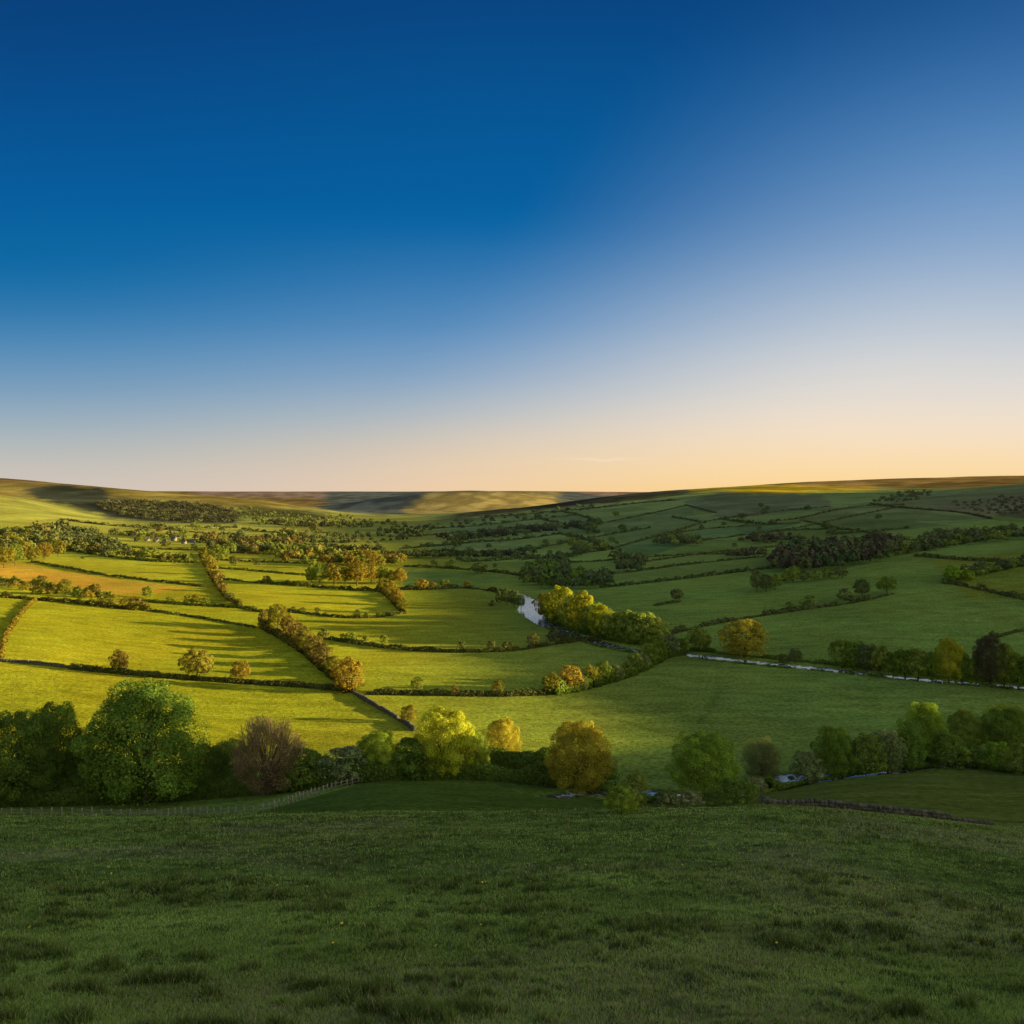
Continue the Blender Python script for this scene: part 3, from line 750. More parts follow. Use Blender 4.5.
def house(px, row, wpx, hpx, rz, label, ymin=0.0, group='pale houses of the village'):
    X, Y, Z = ground(px, row, ymin); w = wpx/F*Y; h = hpx/F*Y*.62; d = w*.6; rh = h*.62
    r = empty('farmhouse', (X, Y, Z-.3), rz); tag(r, label, 'house', group)
    mb = MB(); mb.box((0, 0, h/2), (w, d, h))
    v = [(-w/2, -d/2, h), (-w/2, d/2, h), (-w/2, 0, h+rh), (w/2, -d/2, h), (w/2, d/2, h), (w/2, 0, h+rh)]
    mb.add(v, [(0, 2, 1, 1), (3, 4, 5, 5)]) if False else None
    o = mb.build('wall', M_render, r)
    g = mk('gable', v, [], M_render, r, T=[(0, 2, 1), (3, 4, 5)])
    e = .35
    V = [(-w/2-e, -d/2-e, h-.2), (w/2+e, -d/2-e, h-.2), (w/2+e, 0, h+rh+.1), (-w/2-e, 0, h+rh+.1), (-w/2-e, d/2+e, h-.2), (w/2+e, d/2+e, h-.2)]
    rf = mk('roof', V, [(0, 1, 2, 3), (3, 2, 5, 4)], M_slate, r)
    c = MB(); c.box((w*.38, 0, h+rh+.3), (.9, .8, 1.8)); c.build('chimney', M_stone, rf)
    for k in range(3):
        b = MB(); b.box((-w*.3+k*w*.3, -d/2-.03, h*.6), (w*.11, .12, h*.28)); b.build('window', M_glass, r)
    b = MB(); b.box((w*.12, -d/2-.04, h*.27), (w*.09, .12, h*.5)); b.build('door', M_wood, r)
# ------------------------------------------------------------------ belt of trees along the near stream
T = tree
T(14,806,94,78,'dome','oakd','dark green tree cut by the left edge of the picture behind the fence')
T(52,801,98,66,'dome','oak','tall narrow dark green tree beside the largest tree, on its left')
T(146,804,121,121,'dome','oak','largest broad round green tree, standing behind the wooden fence', var=1)
T(88,800,52,66,'bush','oakd','dark undergrowth bush filling the gap left of the largest tree')
T(206,797,52,50,'bush','oakd','dark rounded bush tucked against the right side of the largest tree')
T(232,794,55,46,'dome','oakd','dark tree between the largest tree and the bare brown tree')
T(268,795,79,78,'bare','brown','bare brown twiggy tree with fine spreading branches in the near belt', var=0)
T(300,790,42,50,'bush','oakd','low dark bush leaning on the bare brown tree')
T(316,785,32,40,'bush','oakd','small dark bush left of the round grey-green bush')
T(343,784,38,52,'bush','grey','round grey-green bush between the bare tree and the small leafy tree')
T(378,779,48,46,'dome','green','small leafy green tree with a lobed top above the fence line')
T(413,779,40,46,'bush','oakd','dark bush under the left side of the yellow-topped tree')
T(443,777,70,66,'dome','lime','broad tree with a bright yellow-green sunlit top')
T(470,777,46,40,'bush','oak','green bush under the right side of the yellow-topped tree')
T(502,768,50,36,'open','amber','slim pale golden tree with an open crown and visible trunk')
T(552,782,34,40,'bush','oakd','dark bush against the left side of the golden tree')
T(580,793,72,66,'dome','amber','large golden tree with pale forked stems near the stream')
T(606,796,32,34,'bush','oakd','dark bush against the right side of the golden tree')
T(634,806,34,32,'bush','olive','brownish bush rising behind the round green bush')
T(622,812,28,33,'bush','green','round light green bush standing alone on the slope edge')
T(704,797,66,68,'dome','green','broad round fresh green tree beside the stream right of the middle')
T(738,804,27,40,'bush','oakd','dark scrubby bush at the right foot of the fresh green tree')
T(716,806,18,28,'bush','oakd','low dark scrub under the middle of the fresh green tree')
T(692,806,16,26,'bush','grey','low greyish scrub at the left foot of the fresh green tree')
T(668,806,14,28,'bush','grey','small pale shrub beside the open water of the stream')
T(762,786,50,42,'bare','grey','pale grey thinly leaved tree just right of the fresh green tree')
T(754,800,24,26,'bush','grey','grey-green bush on the bank under the thinly leaved tree')
T(808,782,32,38,'bush','grey','grey bush at the left end of the right-hand stream belt')
T(833,778,52,40,'dome','oak','rounded dark tree near the left end of the right-hand stream belt')
T(866,774,42,38,'bush','olive','olive bushy tree between two darker trees of the stream belt')
T(888,771,42,36,'dome','grey','dull grey-green tree left of the tall domed pair')
T(905,768,42,40,'dome','oak','dark green tree under the left of the tall domed tree')
T(923,757,54,42,'dome','green','tall domed green tree, highest of the right-hand stream belt')
T(948,767,36,42,'bush','oak','round green bush in front of the tall domed tree')
T(968,754,44,38,'round','olive','olive round-topped tree between the two tall domed trees')
T(1006,758,54,46,'dome','oak','tall dark domed tree near the right edge beside the stream')
T(996,769,28,32,'bush','green','small rounded bush on the bank below the tall dark domed tree')
T(1022,774,32,34,'bush','olive','bush cut by the right edge of the picture beside the stream')
T(975,768,24,26,'bush','oakd','small dark bush on the stream bank below the olive tree')
HB = hedge
HB([(-40,806),(40,806),(120,804),(200,799),(300,790),(345,784),(400,779),(470,778),(540,784),(600,795)], 3.0, 3.5, 'oakd', 'dark hedge running beneath the near belt of trees on the left', lump=.8)
HB([(400,777),(470,772),(530,777),(560,783)], 4.2, 3.5, 'oakd', 'dense dark hedge between the yellow-topped tree and the golden tree', lump=.5)
HB([(640,801),(670,803)], 1.5, 3, 'oakd', 'short dark hedge left of the fresh green tree', lump=.8)
HB([(748,798),(790,785),(840,777),(890,769),(940,764),(1000,770),(1040,776)], 2.2, 2.2, 'oakd', 'low ragged scrub along the far bank under the right-hand stream belt', cat='scrub', name='scrub', lump=.9, gap=.55)

# ------------------------------------------------------------------ single trees in the fields
T(119,673,23,18,'round','russet','small reddish tree on the shadowed wall line in the yellow-green field')
T(197,680,32,33,'round','goldg','round yellow-green tree with a clear trunk standing on the field boundary')
T(241,683,23,20,'round','gold','small golden tree just right of the round yellow-green one on the boundary')
T(417,693,17,13,'round','olive','small round tree on the boundary right of the diagonal tree row')
T(454,696,12,8,'round','russet','tiny reddish shrub on the lit boundary between two small round trees')
T(498,695,15,12,'round','goldg','small yellow-topped tree at the shadow edge on the middle boundary')
T(408,722,17,18,'bush','gold','golden bush on the stone wall above the yellow-topped tree')
T(677,602,14,13,'round','dusk','lone dark round tree in the shaded green field')
T(887,594,18,19,'round','oak','round green tree at the right end of the slope hedge')
T(862,597,18,17,'round','dusk','brownish round tree left of the round green one on the slope hedge')
T(845,600,12,16,'bush','dusk','low bush at the left of the pair of trees on the slope hedge')
T(745,658,39,52,'dome','amber','broad tree with glowing yellow top on the far river bank')
T(699,652,25,24,'round','olive','plain green tree left of the glowing yellow-topped one on the river bank')
T(795,664,16,14,'round','dusk','small dark tree alone on the river bank right of the glowing yellow-topped tree')
T(783,663,10,12,'bush','dusk','small bush beside the small dark river tree')
T(952,582,18,16,'round','green','pale green tree at the near end of the right slope hedge')
T(966,580,12,16,'bush','green','pale rounded bush beside the pale green slope tree')
T(480,574,12,18,'round','dusk','flat-topped dark tree in the shaded middle meadow')
T(150,558,12,18,'round','olive','large rounded tree in the hedge below the village')
T(83,559,2.5,6,'bush','olive','tiny bush alone in the upper left meadow')

# ------------------------------------------------------------------ rows
rng = RS(3)
row_trees([(263,627,17,10,'round','russet'),(278,630,27,22,'round','goldg'),(288,637,22,16,'round','russet'),(297,644,22,18,'round','russet'),(305,651,24,20,'round','goldg'),
  (314,659,24,20,'round','russet'),(323,667,24,22,'round','russet'),(333,676,20,18,'round','goldg'),(349,692,34,33,'dome','gold')],
  'golden-brown tree from the top', 'in the diagonal row crossing the sunlit fields', 'golden trees of the diagonal row')
row_trees([(383,591,14,13,'round','goldg'),(390,597,17,14,'round','gold'),(397,605,16,14,'round','gold'),(402,613,16,12,'round','goldg')],
  'golden tree from the top', 'in the short diagonal row at the shadow edge', 'golden trees of the short diagonal row')
row_trees([(206,557,10,14,'round','goldg'),(208,567,13,13,'round','gold'),(212,575,14,13,'round','gold'),(217,583,14,13,'round','russet'),(222,592,11,12,'round','russet'),(230,601,9,11,'round','dusk'),(238,606,8,8,'bush','dusk')],
  'golden-brown tree from the top', 'in the row going down the left fields', 'trees of the left field row')
row_trees([(218,562,18,22,'round','olive'),(233,566,11,9,'round','dusk'),(257,566,7,7,'round','dusk'),(267,583,8,8,'round','russet')],
  'dull tree from the left', 'on the hedges right of the left field row', 'dull trees beside the left field row')
row_trees([(323,637,9,12,'bush','dusk'),(343,641,8,8,'bush','olive'),(351,642,11,12,'round','olive'),(366,643,8,7,'round','olive'),(384,645,11,9,'round','olive'),(462,652,12,9,'round','dusk'),(491,651,11,10,'round','dusk'),(506,650,9,9,'round','dusk'),(512,650,8,8,'bush','dusk'),(533,648,15,12,'round','dusk'),(552,643,13,12,'round','purple'),(562,641,10,12,'round','purple')],
  'small dark tree from the left', 'on the curving middle boundary', 'small trees of the middle boundary')
row_trees([(293,611,5,5,'bush','dusk'),(302,613,6,8,'bush','dusk'),(317,614,7,6,'bush','dusk'),(325,616,4,6,'bush','dusk'),(357,618,9,8,'round','dusk'),(366,617,6,5,'bush','olive'),(379,617,6,7,'bush','olive')],
  'tiny dark shrub from the left', 'on the boundary below the golden grove', 'shrubs below the golden grove')
# golden grove of the valley floor
row_trees([(312,584,18,14,'round','olive'),(320,586,24,17,'round','olive'),(334,586,23,21,'round','gold'),(346,585,20,16,'round','olive'),(357,586,26,22,'round','gold'),(371,584,19,15,'round','gold'),(383,583,17,15,'round','olive'),(392,583,14,13,'round','gold'),(400,584,16,14,'round','gold'),(422,590,12,13,'round','gold'),(433,589,8,8,'round','gold'),(445,588,9,11,'round','olive'),(467,588,8,8,'round','gold')],
  'tree from the left', 'in the front rank of the golden grove', 'front rank of the golden grove')
row_trees([(313,568,10,10,'round','olive'),(325,566,12,12,'round','gold'),(338,565,12,12,'round','olive'),(349,566,14,14,'round','gold'),(361,566,13,12,'round','olive'),(372,567,16,16,'round','gold'),(380,568,12,11,'round','goldg'),(389,565,11,10,'round','gold'),(396,566,10,9,'round','olive'),(402,564,11,11,'round','gold')],
  'tree from the left', 'in the back rank of the golden grove', 'back rank of the golden grove')
# river bank poplars
row_trees([(548,618,27.2,28.0,'tall','goldg'),(560,624,38.9,33.6,'tall','lime'),(572,629,35.0,30.8,'tall','olive'),(582,632,40.9,30.8,'tall','lime'),(592,635,31.1,28.0,'tall','olive'),(602,638,35.0,30.8,'tall','lime'),(612,640,29.2,28.0,'tall','olive'),(622,642,31.1,30.8,'tall','olive'),(632,643,33.0,33.6,'tall','olive'),(643,644,33.0,36.4,'tall','olive'),(654,645,29.2,30.8,'tall','olive')],
  'river-bank tree from the left', 'in the curved grove beside the bright water', 'grove beside the bright river bend')
row_trees([(551,694,21.6,19.5,'round','goldg'),(570,691,26.4,24.7,'round','gold'),(581,690,15.6,15.6,'bush','grey'),(590,686,21.6,16.9,'round','goldg'),(604,683,21.6,18.2,'round','olive'),(615,680,16.8,19.5,'bush','grey'),(627,676,14.4,13.0,'round','olive'),(635,673,20.4,15.6,'round','olive'),(643,669,16.8,15.6,'bush','grey'),(648,665,21.6,20.8,'round','oak'),(656,660,24.0,20.8,'round','oak'),(668,656,21.6,26.0,'bush','grey'),(680,654,16.8,20.8,'bush','oak')],
  'tree from the left', 'in the line climbing from the shaded field to the river', 'line of trees up to the river')
row_trees([(842,668,29.4,28.8,'tall','olive'),(854,670,30.5,26.4,'tall','oak'),(867,672,29.4,24.0,'tall','dusk'),(880,674,29.4,24.0,'tall','olive'),(893,676,25.2,21.6,'tall','oak'),(905,678,29.4,26.4,'tall','oak'),(918,679,31.5,28.8,'tall','olive'),(932,681,29.4,24.0,'tall','oak'),(949,683,46.2,31.2,'tall','lime'),(962,684,31.5,26.4,'tall','oak'),(976,685,29.4,24.0,'tall','olive'),(990,687,52.5,33.6,'tall','purple'),(1004,688,44.1,31.2,'tall','olive'),(1019,690,35.7,28.8,'tall','oak'),(1034,692,37.8,31.2,'tall','oak')],
  'upright tree from the left', 'in the long wall of trees behind the thin river', 'wall of trees behind the thin river')
row_trees([(500,604,14,10,'round','fir'),(507,606,18,12,'round','fir'),(514,608,19,12,'round','fir'),(521,609,15,10,'round','fir'),(492,606,6,7,'bush','dusk')],
  'dark bank tree from the left', 'on the near side of the bright river bend', 'dark trees at the river bend')
row_trees([(757,592,22,15,'round','dusk'),(766,592,18,16,'round','dusk'),(775,590,16,14,'round','olive'),(787,583,12,14,'round','olive'),(793,583,17,16,'round','olive'),(804,582,12,14,'round','dusk'),(815,581,10,12,'round','olive'),(828,579,11,14,'round','olive'),(840,578,12,14,'round','dusk'),(809,606,11,16,'bush','olive'),(790,609,8,10,'bush','olive')],
  'tree from the left', 'in the clumps in front of the dark plantation', 'clumps in front of the dark plantation')
# woods on the left edge
row_trees([(4,568,22,20,'round','goldg'),(15,565,22,16,'round','olive'),(24,560,20,16,'round','goldg'),(33,563,16,14,'round','goldg'),(44,560,18,16,'round','gold'),(58,557,18,15,'round','goldg'),(52,552,14,14,'round','olive'),(38,551,16,14,'round','olive'),(12,550,16,16,'round','goldg'),(26,547,14,14,'round','gold'),(2,549,14,14,'round','olive'),(44,546,12,14,'round','olive')],
  'rounded tree from the left', 'in the golden copse on the left edge', 'golden copse on the left edge')
row_trees([(3,586,6,10,'bush','dusk'),(14,588,8,12,'bush','goldg'),(26,590,9,12,'bush','goldg'),(42,583,8,10,'round','russet'),(36,594,8,12,'bush','goldg'),(52,594,8,12,'bush','gold'),(65,596,17,15,'round','goldg'),(78,597,8,11,'bush','olive'),(95,596,13,12,'round','russet'),(88,598,8,12,'bush','gold'),(102,602,9,12,'bush','goldg'),(114,603,9,12,'bush','goldg'),(124,606,9,11,'bush','goldg'),(134,608,12,14,'round','russet'),(144,609,8,10,'round','russet'),(147,598,12,12,'round','olive'),(170,601,5,8,'bush','olive'),(188,603,8,10,'bush','goldg'),(196,603,9,12,'bush','goldg'),(205,604,7,10,'bush','olive')],
  'bush or small tree from the left', 'in the thick hedge across the left fields', 'bushes of the thick left hedge')

# ------------------------------------------------------------------ hedges and walls
wall([(0,661.5),(15,662.5),(30,664),(50,666),(76,669)], 1.0, .8, 'low dry stone wall catching light at the left edge of the yellow fields', stone=.8)
HB([(70,669),(120,674),(190,680),(256,684.5),(300,687),(352,692)], 1.5, 1.8, 'dusk', 'low dark hedge continuing the stone wall past the round tree', lump=.3)
wall([(351,692),(362,699),(376,707),(392,716),(405,724),(414,731)], 1.0, .8, 'sunlit stone wall slanting down from the diagonal tree row', stone=.8)
wall([(764,806),(790,806.5),(820,808),(860,811),(900,815),(940,821),(970,827),(992,831)], .55, .5, 'dark low dry stone wall crossing the near slope on the right', stone=.3, ymin=62)
HB([(36,600),(28,606),(18,618),(8,632),(3,645),(1,660)], 1.3, 1.6, 'gold', 'pale golden overgrown bank climbing at the far left edge', lump=.5)
HL = [
 ([(551,694),(575,690),(600,684),(625,677),(645,667),(662,658),(682,654)],3.6,4,'oak','thick green hedge under the line of trees climbing to the bend'),
 ([(550,618),(565,626),(585,633),(610,640),(640,644),(660,647)],6,5,'oak','dense green understory of the curved grove by the bright water'),
 ([(366,694),(420,695),(490,696.5),(540,695),(556,693)],1.5,1.8,'dusk','low dark hedge right of the diagonal row along the lower middle field'),
 ([(322,638),(360,645),(400,650),(460,653),(520,651),(560,643),(600,641)],1.5,1.8,'dusk','dark curving hedge across the shadow edge in the middle'),
 ([(262,627),(300,648),(325,669),(350,693)],2.6,3,'hedgelit','brown hedge beneath the diagonal row of golden trees'),
 ([(285,611),(330,617),(365,619),(402,614)],1.2,1.6,'dusk','thin hedge below the golden grove'),
 ([(256,583),(300,586),(345,590),(385,592),(400,592)],2.2,2.6,'hedgelit','broad hedge at the foot of the golden grove'),
 ([(378,589),(390,598),(404,614)],2.5,2.6,'hedgelit','hedge under the short diagonal row of golden trees'),
 ([(400,590),(430,590),(452,588),(480,589),(505,594),(520,598)],2.2,2.4,'dusk','dark hedge arching over the shaded middle meadow'),
 ([(404,567),(440,568),(480,571),(512,574),(545,582),(565,590)],2.4,3,'dusk','dark hedge behind the shaded middle meadow'),
 ([(0,597),(20,599),(38,600),(80,604),(120,609),(150,611)],2.0,2.4,'hedgelit','lower edge of the thick hedge across the left fields'),
 ([(0,581),(40,586),(80,592),(110,598)],2.6,2.6,'olive','upper edge of the thick hedge across the left fields'),
 ([(150,611),(200,618),(256,628)],1.0,1.4,'dusk','thin dark hedge left of the top of the diagonal row'),
 ([(130,600),(180,605),(240,608),(256,609)],1.5,1.8,'olive','thin hedge below the ochre field'),
 ([(32,562),(60,567),(100,575),(150,581),(205,587)],1.6,1.9,'dusk','straight dark hedge along the top of the ochre field'),
 ([(62,549),(100,556),(150,562),(200,563)],2.6,3,'olive','leafy hedge above the upper left meadow'),
 ([(200,554),(210,575),(225,597),(240,608)],2.4,2.6,'hedgelit','hedge beneath the row going down the left fields'),
 ([(240,608),(262,613),(285,611)],1.4,1.6,'dusk','short thin hedge joining two fields left of the grove'),
 ([(218,579),(256,583)],1.3,1.6,'dusk','short hedge left of the golden grove'),
 ([(214,568),(256,571),(300,575),(312,576)],1.6,2.2,'olive','hedge behind the lit strip left of the golden grove'),
 ([(216,560),(260,562),(310,564)],1.8,2.2,'dusk','second hedge behind the golden grove on its left'),
 ([(214,553),(262,554),(312,557)],1.8,2.2,'dusk','third hedge behind the golden grove on its left'),
 ([(100,545),(150,549),(200,551),(256,549)],2.4,2.8,'olive','hedge in front of the village'),
 ([(560,563.5),(600,561.5),(640,558),(680,555),(725,554)],1.8,2,'fir','dark hedge along the upper pale strip on the right slope'),
 ([(596,576),(640,571),(700,563),(765,557)],2,2.2,'fir','dark hedge below the upper pale strip on the right slope'),
 ([(600,588),(650,583),(700,577),(765,569),(775,568)],2.2,2.4,'fir','dark hedge along the lower strip on the right slope'),
 ([(662,636),(700,627),(740,619),(768,615),(810,609),(850,604),(893,594)],2.0,2.2,'dusk','long dark hedge climbing from the river across the right slope'),
 ([(655,606),(665,604),(680,602)],1.2,2,'dusk','short hedge beside the lone dark tree in the field'),
 ([(612,549),(650,538),(690,531),(730,527),(800,523)],2.2,2.4,'fir','hedge below the brightest small field of the slope'),
 ([(640,563),(700,554),(740,550),(790,546)],2,2.4,'dusk','hedge running to the dark plantation'),
 ([(700,541),(740,536),(800,529),(860,530)],2.6,3,'fir','hedge halfway up the right slope'),
 ([(640,540),(672,533),(705,522),(722,519),(760,514),(800,509),(830,507)],3,3,'dusk','tree-lined hedge rising to the slope crest'),
 ([(600,524),(650,514),(685,506)],2.6,3,'fir','hedge climbing the upper slope towards the skyline'),
 ([(685,505),(700,509),(716,513)],2.6,3,'fir','short hedge falling from the upper slope'),
 ([(672,517),(690,520),(705,523)],2.6,3,'fir','short hedge under the upper slope fields'),
 ([(768,522),(800,519),(830,511),(870,505),(905,505)],2.6,2.8,'dusk','hedge along the upper edge of the long slope field'),
 ([(800,520),(830,527),(880,534)],2.2,2.6,'dusk','hedge slanting down to the hillside wood'),
 ([(768,532),(800,528),(830,521),(870,513),(905,506)],2.2,2.6,'dusk','hedge dividing the two long slope fields'),
 ([(870,504),(900,508),(960,512),(992,519)],2.6,3,'purple','hedge below the brown heath on the right'),
 ([(915,556),(960,560),(1000,562),(1040,563)],2.2,2.6,'dusk','hedge above the far right middle field'),
 ([(944,583),(975,588),(1024,600),(1060,606)],1.9,2.2,'dusk','dark hedge falling to the right edge of the picture'),
 ([(944,582),(980,575),(1024,565),(1060,560)],2.4,3,'olive','leafy hedge rising to the right edge of the picture'),
 ([(985,641),(1005,634),(1040,627)],2.0,2.2,'dusk','short dark hedge behind the tall dark river tree'),
 ([(888,557),(930,549),(980,541),(1040,532)],2.4,3,'olive','hedge under the hillside wood on the right'),
 ([(560,618),(600,637),(640,645),(690,650),(760,657.5),(840,665),(920,676),(1040,686)],1.3,2.4,'oakd','dark scrub fringing the far bank of the river'),
 ([(700,659.5),(760,666),(800,670),(860,675.5),(920,682),(980,687),(1040,691)],.7,1.0,'oakd','broken scrub along the near bank of the thin river'),
 ([(548,628),(565,636),(590,645),(630,653),(660,657)],.9,1.4,'oakd','dark scrub fringing the near bank of the river bend'),
]
for i, (p, h, w, c, l) in enumerate(HL):
    HB(p, h, w*1.15, c, l, gap=.45 if 'near bank' in l else (.40 if 'river' in l and 'line of trees' not in l else 0) if 'river' in l else (.2 if c in ('fir', 'dusk') else 0.0), lump=1.0 if h > 1.7 else .5)
# far hedges of the valley
FH = [
 [(150,528),(190,532),(235,536)],[(180,541),(230,545),(262,545)],[(60,520),(110,526),(150,528)],[(240,530),(290,534),(330,533)],[(262,523),(300,527),(345,526)],
 [(255,545),(300,541),(350,543)],[(230,536),(262,540),(300,541)],[(400,555),(450,552),(500,553),(540,549)],[(420,546),(470,543),(520,540),(560,534)],[(410,537),(460,533),(520,528),(560,524)],
 [(430,529),(480,526),(540,519),(580,515)],[(520,560),(560,557),(590,552),(620,549)],[(460,562),(500,561),(540,556)],[(540,519),(570,526),(600,533)],[(560,534),(590,540),(612,549)],[(480,518),(520,515),(560,511),(600,508)],
 [(400,549),(440,546),(470,543)],[(350,556),(380,553),(410,555)],[(540,548),(580,540),(620,533),(650,528)],[(560,511),(590,518),(600,524)],[(600,508),(640,503),(680,500)],[(720,519),(760,525),(790,524)],[(830,535),(870,532),(910,528)],
]
for i, p in enumerate(FH):
    side = 'sunlit' if p[0][0] < 380 else 'shaded'
    HB(p, 4.4, 4.2, 'dusk' if side == 'sunlit' else 'fir', f'dark hedge line between small fields on the {side} far valley side', lump=1.35, group=f'hedges of the {side} far valley', gap=.28)
# ------------------------------------------------------------------ woods
wood([[(0,548),(30,536),(66,533),(74,545),(60,556),(0,560)]], 9, 13, ['olive','dusk','hedgelit'], 'copse', 'golden copse mass behind the rounded trees at the left edge')
wood([[(40,530),(90,534),(112,545),(130,552),(128,556),(95,553),(70,547),(40,538)]], 7, 9, ['fir','dusk','dusk'], 'woodland', 'dark grove above the upper left meadow')
wood([[(0,535),(40,530),(60,533),(30,538),(0,540)]], 7, 8, ['dusk','olive'], 'woodland', 'brownish wood at the left edge below the smooth hill')
wood([[(92,504),(125,502),(200,505),(238,513),(232,524),(180,523),(150,520),(112,514)]], 3.6, 4, ['heath','heath','dusk'], 'woodland', 'dark hanging wood on the left moor', ymin=1300, aspect=1.8)
wood([[(150,527),(235,528),(240,531),(160,531)],[(250,521),(330,524),(400,529),(340,529),(260,526)],[(110,533),(190,538),(190,541),(115,537)]], 6, 6, ['dusk','olive','heath'], 'treeline', 'broken lines of trees between the far sunlit fields', aspect=1.5)
wood([[(205,548),(300,549),(380,551),(380,554),(300,553),(210,552)],[(395,557),(500,555),(540,552),(540,555),(500,559),(400,560)],[(440,540),(560,528),(600,523),(600,527),(560,532),(450,544)]], 6, 7, ['dusk','fir','heath'], 'treeline', 'broken lines of dark trees along the middle of the far valley', aspect=1.4)
wood([[(100,557),(190,564),(198,560),(150,558),(110,552)],[(70,553),(110,557),(105,551),(80,549)]], 7, 8, ['olive','dusk','hedgelit'], 'thicket', 'leafy thickets lining the upper left meadow', aspect=1.3)
wood([[(230,508),(300,515),(330,521),(300,522),(240,518)]], 6, 3.5, ['dusk','olive'], 'woodland', 'scrubby wood on the tail of the left moor', ymin=1300)
wood([[(195,540),(250,540),(300,536),(300,548),(250,556),(220,552)]], 8, 9, ['russet','olive','dusk','hedgelit'], 'woodland', 'russet wood in the middle of the sunlit valley floor')
wood([[(270,553),(320,553),(360,556),(400,562),(400,568),(340,566),(280,563)]], 9, 10, ['russet','gold','olive','olive'], 'woodland', 'golden-brown wood behind the golden grove')
wood([[(300,538),(360,534),(430,528),(420,540),(360,546),(310,547)]], 9, 6, ['fir','bluegreen'], 'woodland', 'shaded wood in the far valley bottom')
wood([[(330,516),(400,523),(420,527),(360,531),(320,527)]], 8, 4.5, ['olive','goldg','dusk'], 'woodland', 'speckled wood in the far sunlit valley mouth')
wood([[(400,528),(480,520),(540,513),(600,505),(600,510),(530,520),(470,528),(410,534)]], 9, 4, ['fir','bluegreen'], 'woodland', 'blue-green wood along the far shaded valley side')
wood([[(520,572),(560,572),(600,578),(612,586),(590,592),(550,590),(520,584)]], 11, 13, ['fir','dusk','oakd'], 'woodland', 'dark wood behind the sunlit river-bank trees')
wood([[(535,560),(560,558),(565,568),(540,570)],[(612,562),(640,560),(644,572),(618,574)]], 9, 11, ['fir','dusk'], 'woodland', 'two dark clumps on the lower right slope')
wood([[(570,548),(600,544),(612,550),(575,556)],[(654,541),(700,541),(704,547),(660,548)]], 8, 9, ['dusk','fir','olive'], 'woodland', 'small copses halfway up the shaded slope')
wood([[(770,562),(780,553),(830,548),(870,545),(900,548),(885,560),(840,570),(800,574),(775,574)]], 8, 15, ['purple','purple','dusk','fir'], 'plantation', 'dark purple-brown plantation on the right slope', aspect=.7)
wood([[(880,552),(900,545),(950,536),(1040,530),(1040,538),(960,547),(900,556)]], 9, 10, ['olive','dusk','dusk'], 'woodland', 'green hillside wood running up to the right edge')
wood([[(945,505),(1040,495),(1040,514),(990,517)]], 8, 4, ['purple','dusk'], 'woodland', 'brown heath scrub near the right skyline')
wood([[(870,502),(900,494),(930,492),(930,497),(900,504)]], 6, 4, ['dusk','fir'], 'woodland', 'dark crest wood below the golden moor')
wood([[(945,576),(1000,566),(1040,560),(1040,566),(980,576),(950,584)]], 9, 9, ['olive','dusk'], 'thicket', 'thicket along the leafy hedge at the right')
wood([[(725,556),(765,551),(768,556),(728,560)],[(736,541),(790,536),(800,542),(760,546)]], 7, 7, ['dusk','purple'], 'woodland', 'brown clumps left of the dark plantation')
# scattered trees of the far valley
def scatter(poly, n, h0, h1, cols, label, group, seed):
    rng = RS(seed); k = 0; xs = [p[0] for p in poly]; ys = [p[1] for p in poly]
    while k < n:
        x = rng.uniform(min(xs), max(xs)); y = rng.uniform(min(ys), max(ys))
        if not inpoly(np.array([x]), np.array([y]), poly)[0]: continue
        h = rng.uniform(h0, h1); T(x, y, h, h*rng.uniform(.9, 1.5), 'round', cols[rng.randint(len(cols))], label, group=group); k += 1
scatter([(400,560),(520,520),(640,510),(640,545),(540,570),(420,570)], 38, 4, 8, ['fir','dusk','oakd'], 'small dark tree dotted over the shaded far hillside', 'trees dotted over the shaded far hillside', 1)
scatter([(640,545),(640,510),(880,505),(880,540),(760,550)], 16, 4, 8, ['fir','dusk'], 'small dark tree on the upper shaded slope', 'trees on the upper shaded slope', 2)
scatter([(120,560),(120,530),(330,530),(330,560)], 24, 4, 8, ['olive','russet','dusk'], 'small brown-green tree scattered round the far village', 'trees scattered round the far village', 5)
# village and farm
rr = RS(9)
for i, (x, y, w, h) in enumerate([(137,541,7,5),(147,541,6,5),(156,542,7,5),(165,543,6,5),(174,541,7,6),(184,544,6,5),(193,543,6,5)]):
    house(x, y, w*.75, h*.75, rr.uniform(-.5, .5), f'{ORD[i]} tiny pale house from the left in the far village')
house(801, 549, 7, 6, .2, 'pale farmhouse above the dark plantation, left of its barn', group=None)
house(811, 548, 6, 6, -.2, 'small pale barn just right of the farmhouse above the plantation', group=None)
